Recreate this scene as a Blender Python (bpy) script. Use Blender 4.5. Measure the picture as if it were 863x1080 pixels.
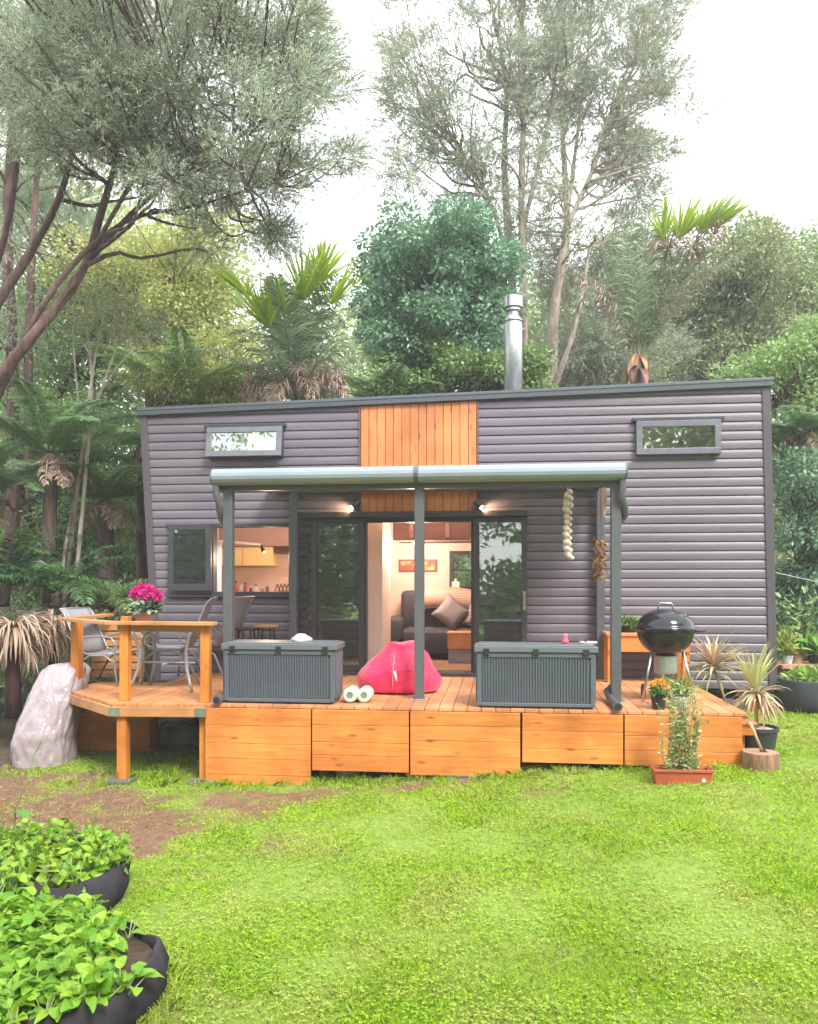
import bpy, math, random
import numpy as np
from mathutils import Vector, Matrix

for o in list(bpy.data.objects): bpy.data.objects.remove(o)
scene = bpy.context.scene
COL = scene.collection
R = math.radians
random.seed(7); RNG = np.random.default_rng(11)

# ------------------------------------------------------------------ camera
ZC = 2.04; FPX = 850.0; CX = 431.5; HY = 612.0
cam = bpy.data.cameras.new('camera'); camo = bpy.data.objects.new('camera', cam); COL.objects.link(camo)
camo.location = (0, 0, ZC); camo.rotation_euler = (R(90), 0, 0)
cam.sensor_fit = 'VERTICAL'; cam.sensor_height = 36; cam.sensor_width = 36
cam.lens = 36 * FPX / 1080; cam.shift_y = (HY - 540) / 1080
cam.clip_start = 0.05; cam.clip_end = 800
scene.camera = camo

# ------------------------------------------------------------------ sky and sun
SUN_EL, SUN_AZ = 48, 152          # degrees; azimuth measured from +Y towards +X
world = bpy.data.worlds.new('World'); scene.world = world; world.use_nodes = True
nt = world.node_tree; nt.nodes.clear()
sky = nt.nodes.new('ShaderNodeTexSky'); sky.sky_type = 'NISHITA'; sky.sun_disc = False
sky.sun_elevation = R(SUN_EL); sky.sun_rotation = R(SUN_AZ); sky.air_density = 1.2; sky.dust_density = 3.0
mixs = nt.nodes.new('ShaderNodeMix'); mixs.data_type = 'RGBA'; mixs.inputs[0].default_value = 0.86
mixs.inputs['B'].default_value = (7.6, 7.7, 7.9, 1)
bgn = nt.nodes.new('ShaderNodeBackground'); bgn.inputs['Strength'].default_value = 0.10
wo = nt.nodes.new('ShaderNodeOutputWorld')
nt.links.new(sky.outputs[0], mixs.inputs['A']); nt.links.new(mixs.outputs['Result'], bgn.inputs[0]); nt.links.new(bgn.outputs[0], wo.inputs[0])
sun = bpy.data.lights.new('sun', 'SUN'); sun.energy = 1.5; sun.angle = R(18); sun.color = (1, 0.96, 0.9)
suno = bpy.data.objects.new('sun', sun); COL.objects.link(suno)
_a = R(SUN_AZ); _d = Vector((math.sin(_a) * math.cos(R(SUN_EL)), math.cos(_a) * math.cos(R(SUN_EL)), math.sin(R(SUN_EL))))
suno.rotation_euler = _d.to_track_quat('Z', 'Y').to_euler(); suno.location = (0, -5, 20)
scene.view_settings.view_transform = 'Standard'; scene.view_settings.look = 'None'
scene.view_settings.gamma = 1; scene.view_settings.use_curve_mapping = False
scene.view_settings.exposure = 1.97

# ------------------------------------------------------------------ frames of reference
TH = math.atan(0.11); SN, CS = math.sin(TH), math.cos(TH)
Y0 = 7.87; FAC = (10.54 - Y0) * CS; DZ = 0.80
def HW(x, y, z=0): return Vector((x * CS + y * SN, Y0 - x * SN + y * CS, z))
def hY(px, d): u = (px - CX) / FPX; return (Y0 * CS + d) / (u * SN + CS)
def hx(px, d): Y = hY(px, d); return (px - CX) / FPX * Y * CS - (Y - Y0) * SN
def hz(px, py, d): return ZC - (py - HY) / FPX * hY(px, d)
def toloc(X, Y): return (X * CS - (Y - Y0) * SN, X * SN + (Y - Y0) * CS)
def level(px, py, z):
    Y = FPX * (ZC - z) / (py - HY); return ((px - CX) / FPX * Y, Y)
def deckpt(px, py): return toloc(*level(px, py, DZ))
def at(px, py, Y): return Vector(((px - CX) / FPX * Y, Y, ZC - (py - HY) / FPX * Y))
def gz(x, y):
    r = np.clip((y - 3.2) / 4.3, 0, 1) ; r = r * r * (3 - 2 * r)
    a = 0.075 * np.log1p(np.exp((x + 1.2) * 3)) / 3 * (1 / (1 + np.maximum(0, x - 6) * .1))
    back = np.maximum(0, y - 15) * 0.10
    return a * r + back
def gpt(px, py):
    z = 0.1
    for _ in range(12):
        X, Y = level(px, py, z); z = float(gz(X, Y))
    return X, Y, z

# ------------------------------------------------------------------ tagging
def thing(name, label, cat, loc=(0, 0, 0), rotz=0.0, group=None):
    o = bpy.data.objects.new(name, None); COL.objects.link(o); o.empty_display_size = 0.2
    o.location = loc; o.rotation_euler = (0, 0, rotz); o['label'] = label; o['category'] = cat
    if group: o['group'] = group
    return o
def tag(o, label=None, cat=None, group=None, kind=None):
    if label: o['label'] = label
    if cat: o['category'] = cat
    if group: o['group'] = group
    if kind: o['kind'] = kind
    return o
def copy_tree(o, parent=None):
    c = o.copy(); COL.objects.link(c)
    if parent is not None: c.parent = parent
    for ch in [k for k in bpy.data.objects if k.parent == o]: copy_tree(ch, c)
    return c

# ------------------------------------------------------------------ materials
def newmat(name):
    m = bpy.data.materials.new(name); m.use_nodes = True
    n = m.node_tree; b = n.nodes['Principled BSDF']; return m, n, b
def lk(n, a, b): n.links.new(a, b)
def ramp(n, fac, stops):
    r = n.nodes.new('ShaderNodeValToRGB'); e = r.color_ramp.elements
    while len(e) < len(stops): e.new(0.5)
    for i, (p, c) in enumerate(stops): e[i].position = p; e[i].color = (c[0], c[1], c[2], 1)
    lk(n, fac, r.inputs[0]); return r.outputs[0]
def coords(n, scale=(1, 1, 1)):
    t = n.nodes.new('ShaderNodeTexCoord'); m = n.nodes.new('ShaderNodeMapping'); m.inputs['Scale'].default_value = scale
    lk(n, t.outputs['Object'], m.inputs[0]); return m.outputs[0]
def noise(n, vec, scale, detail=4, rough=.55, dist=0):
    t = n.nodes.new('ShaderNodeTexNoise'); t.inputs['Scale'].default_value = scale; t.inputs['Detail'].default_value = detail
    t.inputs['Roughness'].default_value = rough; t.inputs['Distortion'].default_value = dist
    lk(n, vec, t.inputs[0]); return t.outputs['Fac']
def bump(n, b, h, strength=.3, dist=.01):
    u = n.nodes.new('ShaderNodeBump'); u.inputs['Strength'].default_value = strength; u.inputs['Distance'].default_value = dist
    lk(n, h, u.inputs['Height']); lk(n, u.outputs[0], b.inputs['Normal'])
def mul(c, k): return tuple(min(1, v * k) for v in c)
def mat(name, col, rough=.6, metal=0, var=.15, scale=6, bmp=0.1, bscale=40, spec=None):
    m, n, b = newmat(name); v = coords(n)
    f = noise(n, v, scale, 5); lk(n, ramp(n, f, [(.3, mul(col, 1 - var)), (.7, mul(col, 1 + var))]), b.inputs['Base Color'])
    b.inputs['Roughness'].default_value = rough; b.inputs['Metallic'].default_value = metal
    if spec is not None: b.inputs['Specular IOR Level'].default_value = spec
    if bmp: bump(n, b, noise(n, v, bscale, 3), bmp, .004)
    return m
def wood(name, c, axis='x', rough=.5, knots=True, tone=.28):
    m, n, b = newmat(name)
    s = {'x': (1.2, 14, 14), 'y': (14, 1.2, 14), 'z': (14, 14, 1.2)}[axis]
    v = coords(n, s); g = noise(n, v, 2.2, 6, .6, .8); g2 = noise(n, coords(n), 1.7, 3)
    col = ramp(n, g, [(.25, mul(c, 1 - tone)), (.5, c), (.75, mul(c, 1 + tone))])
    col2 = ramp(n, g2, [(.32, (.66, .60, .56)), (.62, (1, 1, 1))])
    mx = n.nodes.new('ShaderNodeMix'); mx.data_type = 'RGBA'; mx.blend_type = 'MULTIPLY'; mx.inputs[0].default_value = 1
    lk(n, col, mx.inputs['A']); lk(n, col2, mx.inputs['B']); out = mx.outputs['Result']
    gi = n.nodes.new('ShaderNodeNewGeometry')
    rr = ramp(n, gi.outputs['Random Per Island'], [(0, (.76, .72, .68)), (1, (1.0, 1.0, 1.0))])
    m3 = n.nodes.new('ShaderNodeMix'); m3.data_type = 'RGBA'; m3.blend_type = 'MULTIPLY'; m3.inputs[0].default_value = 1
    lk(n, out, m3.inputs['A']); lk(n, rr, m3.inputs['B']); out = m3.outputs['Result']
    if knots:
        sc = {'x': (1.0, 3.2, 3.2), 'y': (3.2, 1.0, 3.2), 'z': (3.2, 3.2, 1.0)}[axis]
        vo = n.nodes.new('ShaderNodeTexVoronoi'); vo.inputs['Scale'].default_value = 2.6; vo.inputs['Randomness'].default_value = 1
        lk(n, coords(n, sc), vo.inputs['Vector'])
        kf = ramp(n, vo.outputs['Distance'], [(.05, (1, 1, 1)), (.17, (0, 0, 0))])
        m4 = n.nodes.new('ShaderNodeMix'); m4.data_type = 'RGBA'; lk(n, kf, m4.inputs[0]); lk(n, out, m4.inputs['A'])
        m4.inputs['B'].default_value = (c[0] * .42, c[1] * .27, c[2] * .2, 1); out = m4.outputs['Result']
    lk(n, out, b.inputs['Base Color']); b.inputs['Roughness'].default_value = rough
    bump(n, b, g, .25, .004); return m
def leafmat(name, c1, c2, tr=.35, rough=.5, nscale=.8, dark=.6):
    m, n, b = newmat(name)
    gi = n.nodes.new('ShaderNodeNewGeometry'); c = ramp(n, gi.outputs['Random Per Island'], [(0, c1), (1, c2)])
    g2 = ramp(n, noise(n, coords(n), nscale, 3), [(.35, (dark, dark, dark * .95)), (.65, (1, 1, 1))])
    mx = n.nodes.new('ShaderNodeMix'); mx.data_type = 'RGBA'; mx.blend_type = 'MULTIPLY'; mx.inputs[0].default_value = 1
    lk(n, c, mx.inputs['A']); lk(n, g2, mx.inputs['B'])
    lk(n, mx.outputs['Result'], b.inputs['Base Color']); b.inputs['Roughness'].default_value = rough
    t = n.nodes.new('ShaderNodeBsdfTranslucent'); lk(n, mx.outputs['Result'], t.inputs[0])
    s = n.nodes.new('ShaderNodeMixShader'); s.inputs[0].default_value = tr
    lk(n, b.outputs[0], s.inputs[1]); lk(n, t.outputs[0], s.inputs[2]); lk(n, s.outputs[0], n.nodes['Material Output'].inputs[0])
    return m
def glassmat(name, tint=(.75, .85, .8), refl=.25):
    m, n, b = newmat(name)
    t = n.nodes.new('ShaderNodeBsdfTransparent'); t.inputs[0].default_value = (*tint, 1)
    g = n.nodes.new('ShaderNodeBsdfGlossy'); g.inputs['Roughness'].default_value = .015; g.inputs[0].default_value = (.95, 1, .97, 1)
    f = n.nodes.new('ShaderNodeFresnel'); f.inputs[0].default_value = 1.5
    a = n.nodes.new('ShaderNodeMath'); a.operation = 'ADD'; a.inputs[1].default_value = refl; a.use_clamp = True; lk(n, f.outputs[0], a.inputs[0])
    s = n.nodes.new('ShaderNodeMixShader'); lk(n, a.outputs[0], s.inputs[0]); lk(n, t.outputs[0], s.inputs[1]); lk(n, g.outputs[0], s.inputs[2])
    lk(n, s.outputs[0], n.nodes['Material Output'].inputs[0]); return m
def emit(name, col, st):
    m, n, b = newmat(name); b.inputs['Base Color'].default_value = (*col, 1); b.inputs['Emission Color'].default_value = (*col, 1)
    b.inputs['Emission Strength'].default_value = st; return m
M = {}
# ------------------------------------------------------------------ mesh builder
def frame_of(d):
    d = Vector(d).normalized(); u = Vector((0, 0, 1)) if abs(d.z) < .9 else Vector((1, 0, 0))
    a = d.cross(u).normalized(); return a, a.cross(d).normalized()
class MB:
    def __init__(s): s.v = []; s.f = []
    def add(s, vs, fs):
        k = len(s.v); s.v += [tuple(v) for v in vs]; s.f += [tuple(i + k for i in f) for f in fs]; return s
    def box(s, x0, y0, z0, x1, y1, z1, mat=None):
        x0, x1 = sorted((x0, x1)); y0, y1 = sorted((y0, y1)); z0, z1 = sorted((z0, z1))
        vs = [Vector((x, y, z)) for z in (z0, z1) for x, y in ((x0, y0), (x1, y0), (x1, y1), (x0, y1))]
        if mat is not None: vs = [mat @ v for v in vs]
        return s.add(vs, [(3, 2, 1, 0), (4, 5, 6, 7), (0, 1, 5, 4), (1, 2, 6, 5), (2, 3, 7, 6), (3, 0, 4, 7)])
    def bar(s, a, b, w, h, roll=0):
        a, b = Vector(a), Vector(b); d = b - a; L = d.length; d.normalize(); sx, up = frame_of(d)
        m = Matrix((( sx.x, d.x, up.x, a.x), (sx.y, d.y, up.y, a.y), (sx.z, d.z, up.z, a.z), (0, 0, 0, 1)))
        return s.box(-w / 2, 0, -h / 2, w / 2, L, h / 2, m)
    def prism(s, pts, d, ends=True):           # polygon pts extruded by vector d
        n = len(pts); d = Vector(d); vs = [Vector(p) for p in pts]; vs += [v + d for v in vs]
        fs = [(i, (i + 1) % n, n + (i + 1) % n, n + i) for i in range(n)]
        if ends: fs += [tuple(range(n - 1, -1, -1)), tuple(range(n, 2 * n))]
        return s.add(vs, fs)
    def tube(s, pts, r, n=8, caps=True, closed=False):
        pts = [Vector(p) for p in pts]; m = len(pts); rr = r if isinstance(r, (list, tuple)) else [r] * m
        vs = []; fs = []; u = None
        for i, p in enumerate(pts):
            if closed: d = pts[(i + 1) % m] - pts[i - 1]
            else: d = pts[min(i + 1, m - 1)] - pts[max(i - 1, 0)]
            if d.length < 1e-9: d = Vector((0, 0, 1))
            d.normalize()
            if u is None: u, _ = frame_of(d)
            u = (u - d * u.dot(d)); u = u.normalized() if u.length > 1e-6 else frame_of(d)[0]
            w = d.cross(u)
            for k in range(n):
                a = 2 * math.pi * k / n; vs.append(p + (u * math.cos(a) + w * math.sin(a)) * rr[i])
        for i in range(m if closed else m - 1):
            j = (i + 1) % m
            for k in range(n): fs.append((i * n + k, i * n + (k + 1) % n, j * n + (k + 1) % n, j * n + k))
        if caps and not closed: fs += [tuple(range(n - 1, -1, -1)), tuple((m - 1) * n + k for k in range(n))]
        return s.add(vs, fs)
    def lathe(s, prof, n=24, c=(0, 0, 0), sx=1, sy=1, mat=None, wob=0, cap=True):
        vs = []; fs = []; c = Vector(c); m = len(prof)
        for r, z in prof:
            for k in range(n):
                a = 2 * math.pi * k / n; q = 1 + wob * math.sin(3 * a + z * 7) + wob * .6 * math.sin(7 * a - z * 13)
                v = Vector((r * sx * q * math.cos(a), r * sy * q * math.sin(a), z))
                vs.append((mat @ v if mat is not None else v) + c)
        for i in range(m - 1):
            for k in range(n): fs.append((i * n + k, i * n + (k + 1) % n, (i + 1) * n + (k + 1) % n, (i + 1) * n + k))
        if cap:
            if prof[0][0] > 1e-6: fs.append(tuple(range(n - 1, -1, -1)))
            if prof[-1][0] > 1e-6: fs.append(tuple((m - 1) * n + k for k in range(n)))
        return s.add(vs, fs)
    def strip(s, L, Rr):                        # ribbon between two point rows
        n = len(L); return s.add(list(L) + list(Rr), [(i, i + 1, n + i + 1, n + i) for i in range(n - 1)])
    def build(s, name, m, parent=None, smooth=False, bevel=0, loc=None, sub=0, solid=0, weld=False):
        me = bpy.data.meshes.new(name); me.from_pydata([tuple(v) for v in s.v], [], s.f); me.materials.append(m)
        if smooth: me.polygons.foreach_set('use_smooth', [True] * len(me.polygons))
        me.update(); o = bpy.data.objects.new(name, me); COL.objects.link(o)
        if parent is not None: o.parent = parent
        if loc is not None: o.location = loc
        if smooth == 'auto' or (smooth and bevel):
            pass
        if solid:
            q = o.modifiers.new('solid', 'SOLIDIFY'); q.thickness = solid; q.offset = 0
        if bevel:
            q = o.modifiers.new('bevel', 'BEVEL'); q.width = bevel; q.segments = 2; q.limit_method = 'ANGLE'; q.angle_limit = R(40)
        if sub:
            q = o.modifiers.new('sub', 'SUBSURF'); q.levels = sub; q.render_levels = sub
        return o
def rnd(a, b): return random.uniform(a, b)

# ------------------------------------------------------------------ numpy foliage
def arrmesh(name, V, n, m, parent=None, smooth=False):
    """V: (k*n,3) vertices, faces of n consecutive vertices."""
    k = len(V) // n; me = bpy.data.meshes.new(name)
    me.vertices.add(len(V)); me.vertices.foreach_set('co', np.ascontiguousarray(V, dtype=np.float32).ravel())
    me.loops.add(k * n); me.loops.foreach_set('vertex_index', np.arange(k * n, dtype=np.int32))
    me.polygons.add(k); me.polygons.foreach_set('loop_start', np.arange(0, k * n, n, dtype=np.int32))
    me.materials.append(m); me.update(calc_edges=True)
    if smooth: me.polygons.foreach_set('use_smooth', np.ones(k, bool))
    o = bpy.data.objects.new(name, me); COL.objects.link(o)
    if parent is not None: o.parent = parent
    return o
def gridleaves(name, P, D, N, L, W, m, parent=None, curl=.25, cup=.15, nu=4, taper=True, crinkle=0.0):
    """curved leaves, each an nu x 2 patch with a mid rib; smooth."""
    k = len(P); D = nrm(D); S = nrm(np.cross(D, N)); N = nrm(np.cross(S, D)); L = np.broadcast_to(L, k)[:, None]; W = np.broadcast_to(W, k)[:, None]
    rows = []
    for i in range(nu + 1):
        t = i / nu; wq = math.sin(math.pi * (0.05 + .93 * t ** .75)) ** .6 if taper else 1
        c = P + D * L * t - N * L * curl * t * t
        e = N * W * (cup * 1.0) * wq
        if i == 0: ph = RNG.random((k, 1)) * 6.28; fq = RNG.uniform(5, 9, (k, 1))
        cr = N * W * crinkle * np.sin(ph + t * fq) * (1 if 0 < i else 0); cr2 = N * W * crinkle * np.sin(ph * 2 + t * fq * 1.2) * (1 if 0 < i else 0)
        rows.append(np.stack([c - S * W * .5 * wq + e + cr, c - S * W * .25 * wq + e * .2 + cr2 * .6, c, c + S * W * .25 * wq + e * .2 - cr * .6, c + S * W * .5 * wq + e + cr2], 1))
    V = np.stack(rows, 1).reshape(k, -1, 3); nv = (nu + 1) * 5
    base = []
    for i in range(nu):
        for j in range(4): a = i * 5 + j; base.append((a, a + 1, a + 6, a + 5))
    F = (np.arange(k)[:, None, None] * nv + np.array(base)[None]).reshape(-1)
    me = bpy.data.meshes.new(name); me.vertices.add(k * nv); me.vertices.foreach_set('co', V.astype(np.float32).ravel())
    nf = len(F) // 4; me.loops.add(len(F)); me.loops.foreach_set('vertex_index', F.astype(np.int32)); me.polygons.add(nf)
    me.polygons.foreach_set('loop_start', np.arange(0, nf * 4, 4, dtype=np.int32)); me.polygons.foreach_set('use_smooth', np.ones(nf, bool))
    me.materials.append(m); me.update(calc_edges=True); o = bpy.data.objects.new(name, me); COL.objects.link(o)
    if parent is not None: o.parent = parent
    return o
def nrm(a): return a / np.maximum(np.linalg.norm(a, axis=-1, keepdims=True), 1e-9)
def diamonds(P, D, N, L, W, wpos=.45):
    D = nrm(D); S = nrm(np.cross(D, N)); L = np.broadcast_to(L, len(P))[:, None]; W = np.broadcast_to(W, len(P))[:, None]
    c = P + D * L * wpos
    return np.stack([P, c + S * W * .5, P + D * L, c - S * W * .5], 1).reshape(-1, 3)
def rvec(n): return RNG.normal(0, 1, (n, 3))
def spray_clump(c, r, tw, nl, L, W, out, sq=.65):
    """feathery twigs; returns leaf verts and twig verts"""
    u = nrm(rvec(tw)); rad = RNG.random((tw, 1)) ** .5
    base = c + u * rad * r * np.array([1, 1, sq]) * .62
    d = nrm(u * .7 + out * .6 + np.array([0, 0, .45]) + rvec(tw) * .3); ln = r * RNG.uniform(.35, 1.0, (tw, 1)) * (1 + .7 * (RNG.random((tw, 1)) < .15))
    t = np.linspace(.1, 1, nl)[None, :, None] * np.ones((tw, 1, 1))
    P = base[:, None] + d[:, None] * ln[:, None] * t + np.array([0, 0, -1]) * (t ** 2) * ln[:, None] * .12
    D = nrm(d[:, None] * .9 + RNG.normal(0, .55, (tw, nl, 3))); P = P.reshape(-1, 3); D = D.reshape(-1, 3)
    Nn = nrm(RNG.normal(0, .7, P.shape) + np.array([0, 0, .8]))
    k = len(P); lv = diamonds(P, D, Nn, L * RNG.uniform(.7, 1.3, k), W * RNG.uniform(.7, 1.3, k))
    tv = diamonds(base - d * ln * .2, d, nrm(rvec(tw)), (ln[:, 0] * 1.15), .007)
    return lv, tv
def broad_clump(c, r, n, L, W, out, sq=.7):
    u = nrm(rvec(n)); rad = RNG.random((n, 1)) ** .33
    P = c + u * rad * r * np.array([1, 1, sq])
    Nn = nrm(u * .6 + np.array([0, 0, .9]) + rvec(n) * .45)
    D = nrm(u * .8 + out * .3 + np.array([0, 0, -.35]) + rvec(n) * .5)
    return diamonds(P, D, Nn, L * RNG.uniform(.6, 1.3, n), W * RNG.uniform(.6, 1.3, n))
def clump_centres(ell, n, Y, depth, base, shell=.45):
    A = np.array([e[2] * e[3] for e in ell], float); A /= A.sum(); cs = []
    for _ in range(n):
        e = ell[RNG.choice(len(ell), p=A)]; u = nrm(rvec(1))[0] * RNG.random() ** shell
        yy = Y + u[1] * depth; k = Y / FPX
        p = at(e[0], e[1], Y); q = np.array([p.x + u[0] * e[2] * k, yy, p.z + u[2] * e[3] * k]); cs.append(q)
    return np.array(cs) - np.array(base)
BARK = []
def branches(mb, stems, cs, rtip=.008, n=5, every=1, rk=.3):
    S = []
    for st in stems:
        for i, (p, r) in enumerate(st):
            S.append((np.array(p), r))
            if i + 1 < len(st):
                for t in (.33, .66): S.append((np.array(p) * (1 - t) + np.array(st[i + 1][0]) * t, r))
    SP = np.array([s[0] for s in S]); SR = np.array([s[1] for s in S])
    for c in cs[::every]:
        d = SP - c; dist = np.linalg.norm(d, axis=1); cost = dist * RNG.uniform(.9, 1.1, len(dist)) + 2.5 * np.maximum(0, d[:, 2] + .3 * dist)
        i = int(np.argmin(cost)); a = SP[i]; L = dist[i]; r0 = min(SR[i] * .55, .008 + .012 * L * rk * 3)
        pts = []; rs = []
        w1 = RNG.normal(0, .07, 3) * L; w2 = RNG.normal(0, .03, 3) * L
        for t in np.linspace(0, 1, 9):
            p = a * (1 - t) + c * t; p = p + np.array([0, 0, -.06 * L]) * math.sin(math.pi * t) + w1 * math.sin(math.pi * t * 1.3) + w2 * math.sin(math.pi * t * 3)
            pts.append(p); rs.append(r0 * (1 - t) ** .8 + rtip)
        mb.tube(pts, rs, n, caps=False)
def tree(name, label, cat, Y, stems, ell, n, kind, lm, bark, depth=2.5, rc=.6, nl=300, L=.08, W=.02, sq=.65, group=None, stemY=None, shell=.45, every=1, ns=8):
    """stems: lists of (px, py, radius); ell: crown outlines (px, py, rx, ry)"""
    b = at(stems[0][0][0], stems[0][0][1], Y + (stemY[0] if stemY else 0)); base = np.array(b)
    root = thing(name, label, cat, tuple(b), 0, group)
    st = []
    mb = MB()
    for j, s in enumerate(stems):
        dy = stemY[j] if stemY else 0
        q = []
        for i, (x, y, r) in enumerate(s):
            p = np.array(at(x, y, Y + dy + .25 * math.sin(i * 1.7 + j * 2))) - base
            q.append((p, r))
        st.append(q)
        # smooth
        pts = []; rs = []
        for i in range(len(q) - 1):
            p0 = q[max(i - 1, 0)][0]; p1 = q[i][0]; p2 = q[i + 1][0]; p3 = q[min(i + 2, len(q) - 1)][0]
            for t in (0, .25, .5, .75):
                pts.append(.5 * ((2 * p1) + (-p0 + p2) * t + (2 * p0 - 5 * p1 + 4 * p2 - p3) * t * t + (-p0 + 3 * p1 - 3 * p2 + p3) * t ** 3))
                rs.append((q[i][1] * (1 - t) + q[i + 1][1] * t) * rnd(.92, 1.08))
        pts.append(q[-1][0]); rs.append(q[-1][1]); mb.tube(pts, rs, ns)
    cs = clump_centres(ell, n, Y, depth, base, shell)
    branches(mb, st, cs, every=every)
    ctr = cs.mean(0); leaf = []; tw = []
    for c in cs:
        out = c - ctr; out = out / (np.linalg.norm(out) + 1e-6); r = rc * RNG.uniform(.6, 1.25)
        if kind == 'spray':
            t_ = max(6, int(nl * (r / rc) ** 2 / 12)); a, t = spray_clump(c, r, t_, 12, L, W, out, sq); leaf.append(a); tw.append(t)
        else: leaf.append(broad_clump(c, r, int(nl * (r / rc) ** 2), L, W, out, sq))
    mb.build('trunk', bark, root, smooth=True)
    arrmesh('crown', np.concatenate(leaf), 4, lm, root)
    if tw and n > 40: arrmesh('twigs', np.concatenate(tw), 4, bark, root)
    return root
def frond_arrays(base, az, el, L, droop, n, ll, lw, vee=.5, hang=.3, fern=False, tipup=0, rag=.1):
    """palm / fern frond: rachis points and leaflet diamonds"""
    h = np.array([math.cos(az), math.sin(az), 0]); pts = []; p = np.array(base, float); e = el; ds = L / 14
    for i in range(15):
        pts.append(p.copy()); p = p + (h * math.cos(e) + np.array([0, 0, math.sin(e)])) * ds; e -= droop / 14 * (.4 + 1.2 * i / 14)
    pts = np.array(pts); out = []
    t = np.linspace(.12, .99, n); idx = t * 14; i0 = np.minimum(idx.astype(int), 13); fr = (idx - i0)[:, None]
    C = pts[i0] * (1 - fr) + pts[i0 + 1] * fr; T = nrm(pts[i0 + 1] - pts[i0]); side = np.cross(T, [0, 0, 1.0]); bad = np.linalg.norm(side, axis=1) < .05
    side[bad] = np.array([-h[1], h[0], 0]); side = nrm(side); up = nrm(np.cross(side, T))
    for sg in (-1, 1):
        D = nrm(side * sg + T * .55 + up * vee + rvec(n) * rag); ln = ll * np.sin(math.pi * (t * .82 + .14)) ** .7 * RNG.uniform(.85, 1.1, n)
        if fern:
            m = 11; s = np.linspace(.08, .95, m)
            for s_ in s:
                Q = C + D * (ln * s_)[:, None] + np.array([0, 0, -1]) * (hang * ln * s_ ** 2)[:, None]
                for g in (-1, 1):
                    DD = nrm(T * g + D * .6 + np.array([0, 0, -.1]) + rvec(n) * .08)
                    out.append(diamonds(Q, DD, nrm(up + rvec(n) * .15), lw * 2.2 * (1.05 - s_ * .8) * np.ones(n), lw * .75))
        else:
            A = C; B = A + D * (ln * .5)[:, None]; D2 = nrm(D + np.array([0, 0, -1]) * hang * RNG.uniform(.5, 1.5, (n, 1))); E = B + D2 * (ln * .55)[:, None]
            S = nrm(np.cross(D, up + rvec(n) * .3)) * lw / 2
            out.append(np.stack([A, B - S, E, B + S], 1).reshape(-1, 3))
            # fold: second narrow plane for body
    return pts, np.concatenate(out)
# ------------------------------------------------------------------ shared materials
M['deck'] = wood('deck timber', (.68, .32, .14), 'y', .5, False, .2)
M['skirt'] = wood('stained pine across', (.80, .285, .065), 'x', .5, True, .26)
M['post'] = wood('stained pine upright', (.76, .29, .055), 'z', .5, True, .22)
M['panel'] = wood('cedar boards', (.74, .27, .09), 'z', .5, True, .24)
M['rail'] = wood('pale rail timber', (.66, .34, .14), 'x', .55, False, .14)
M['brown'] = wood('dark beam timber', (.13, .06, .04), 'x', .5, False)
M['alu'] = mat('charcoal joinery', (.05, .052, .06), .35, 0, .08, 3, 0)
M['steelpost'] = mat('grey painted steel', (.095, .10, .108), .35, 0, .08, 3, .03)
M['gutter'] = mat('pale blue grey gutter', (.24, .28, .32), .5, 0, .05, 2, 0)
M['trim'] = mat('dark roof flashing', (.075, .085, .10), .4, 0, .08, 2, 0)
M['black'] = mat('black plastic', (.02, .02, .022), .5, 0, .2, 8, .05)
M['cream'] = mat('cream wall lining', (.72, .56, .50), .6, 0, .04, 2, 0)
M['white'] = mat('white paint', (.8, .79, .76), .5, 0, .04, 3, 0)
M['chrome'] = mat('brushed steel', (.55, .56, .57), .3, 1, .1, 6, .05)
M['zinc'] = mat('galvanised steel', (.52, .54, .55), .4, .9, .15, 9, .05)
M['concrete'] = mat('dark paver', (.11, .105, .10), .9, 0, .25, 12, .3)
M['terracotta'] = mat('terracotta plastic', (.42, .095, .045), .5, 0, .15, 5, .08)
M['glass'] = glassmat('door glass', (.94, .98, .95), .09)
M['winglass'] = glassmat('window glass', (.5, .6, .55), .28)
M['soil'] = mat('potting soil', (.055, .032, .02), .95, 0, .4, 20, .6, 60)
M['stemgreen'] = mat('green stem', (.16, .28, .07), .6, 0, .2)

# ------------------------------------------------------------------ ground
def vnoise(x, y, s, seed=0):
    x = np.asarray(x, float) / s; y = np.asarray(y, float) / s; xi = np.floor(x).astype(int); yi = np.floor(y).astype(int); fx = x - xi; fy = y - yi
    fx = fx * fx * (3 - 2 * fx); fy = fy * fy * (3 - 2 * fy)
    def h(a, b):
        v = np.sin(a * 127.1 + b * 311.7 + seed * 74.7) * 43758.5453; return v - np.floor(v)
    return (h(xi, yi) * (1 - fx) + h(xi + 1, yi) * fx) * (1 - fy) + (h(xi, yi + 1) * (1 - fx) + h(xi + 1, yi + 1) * fx) * fy
def fbm(x, y, s, seed=0): return (vnoise(x, y, s, seed) + .5 * vnoise(x, y, s / 2, seed + 1) + .25 * vnoise(x, y, s / 4, seed + 2)) / 1.75
def gauss(x, y, cx, cy, rx, ry): return np.exp(-(((x - cx) / rx) ** 2 + ((y - cy) / ry) ** 2))
def dirt(x, y):
    g = 1.15 * gauss(x, y, -3.9, 7.0, 1.7, 1.2) + .85 * gauss(x, y, -2.0, 6.65, 1.0, .6) + .45 * gauss(x, y, -.3, 7.6, 1.6, .2) + .55 * gauss(x, y, 1.6, 7.1, .5, .18) + .45 * gauss(x, y, 4.2, 9.3, .8, .3) + .5 * gauss(x, y, -4.6, 9.2, 1.2, 1)
    g = g + .16 * gauss(x, y, .1, 4.9, .5, .35)
    return np.clip((g + (fbm(x, y, .35, 5) - .5) * 1.7 - .30) * 2.2, 0, 1) * np.clip(g * 5, 0, 1)
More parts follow.
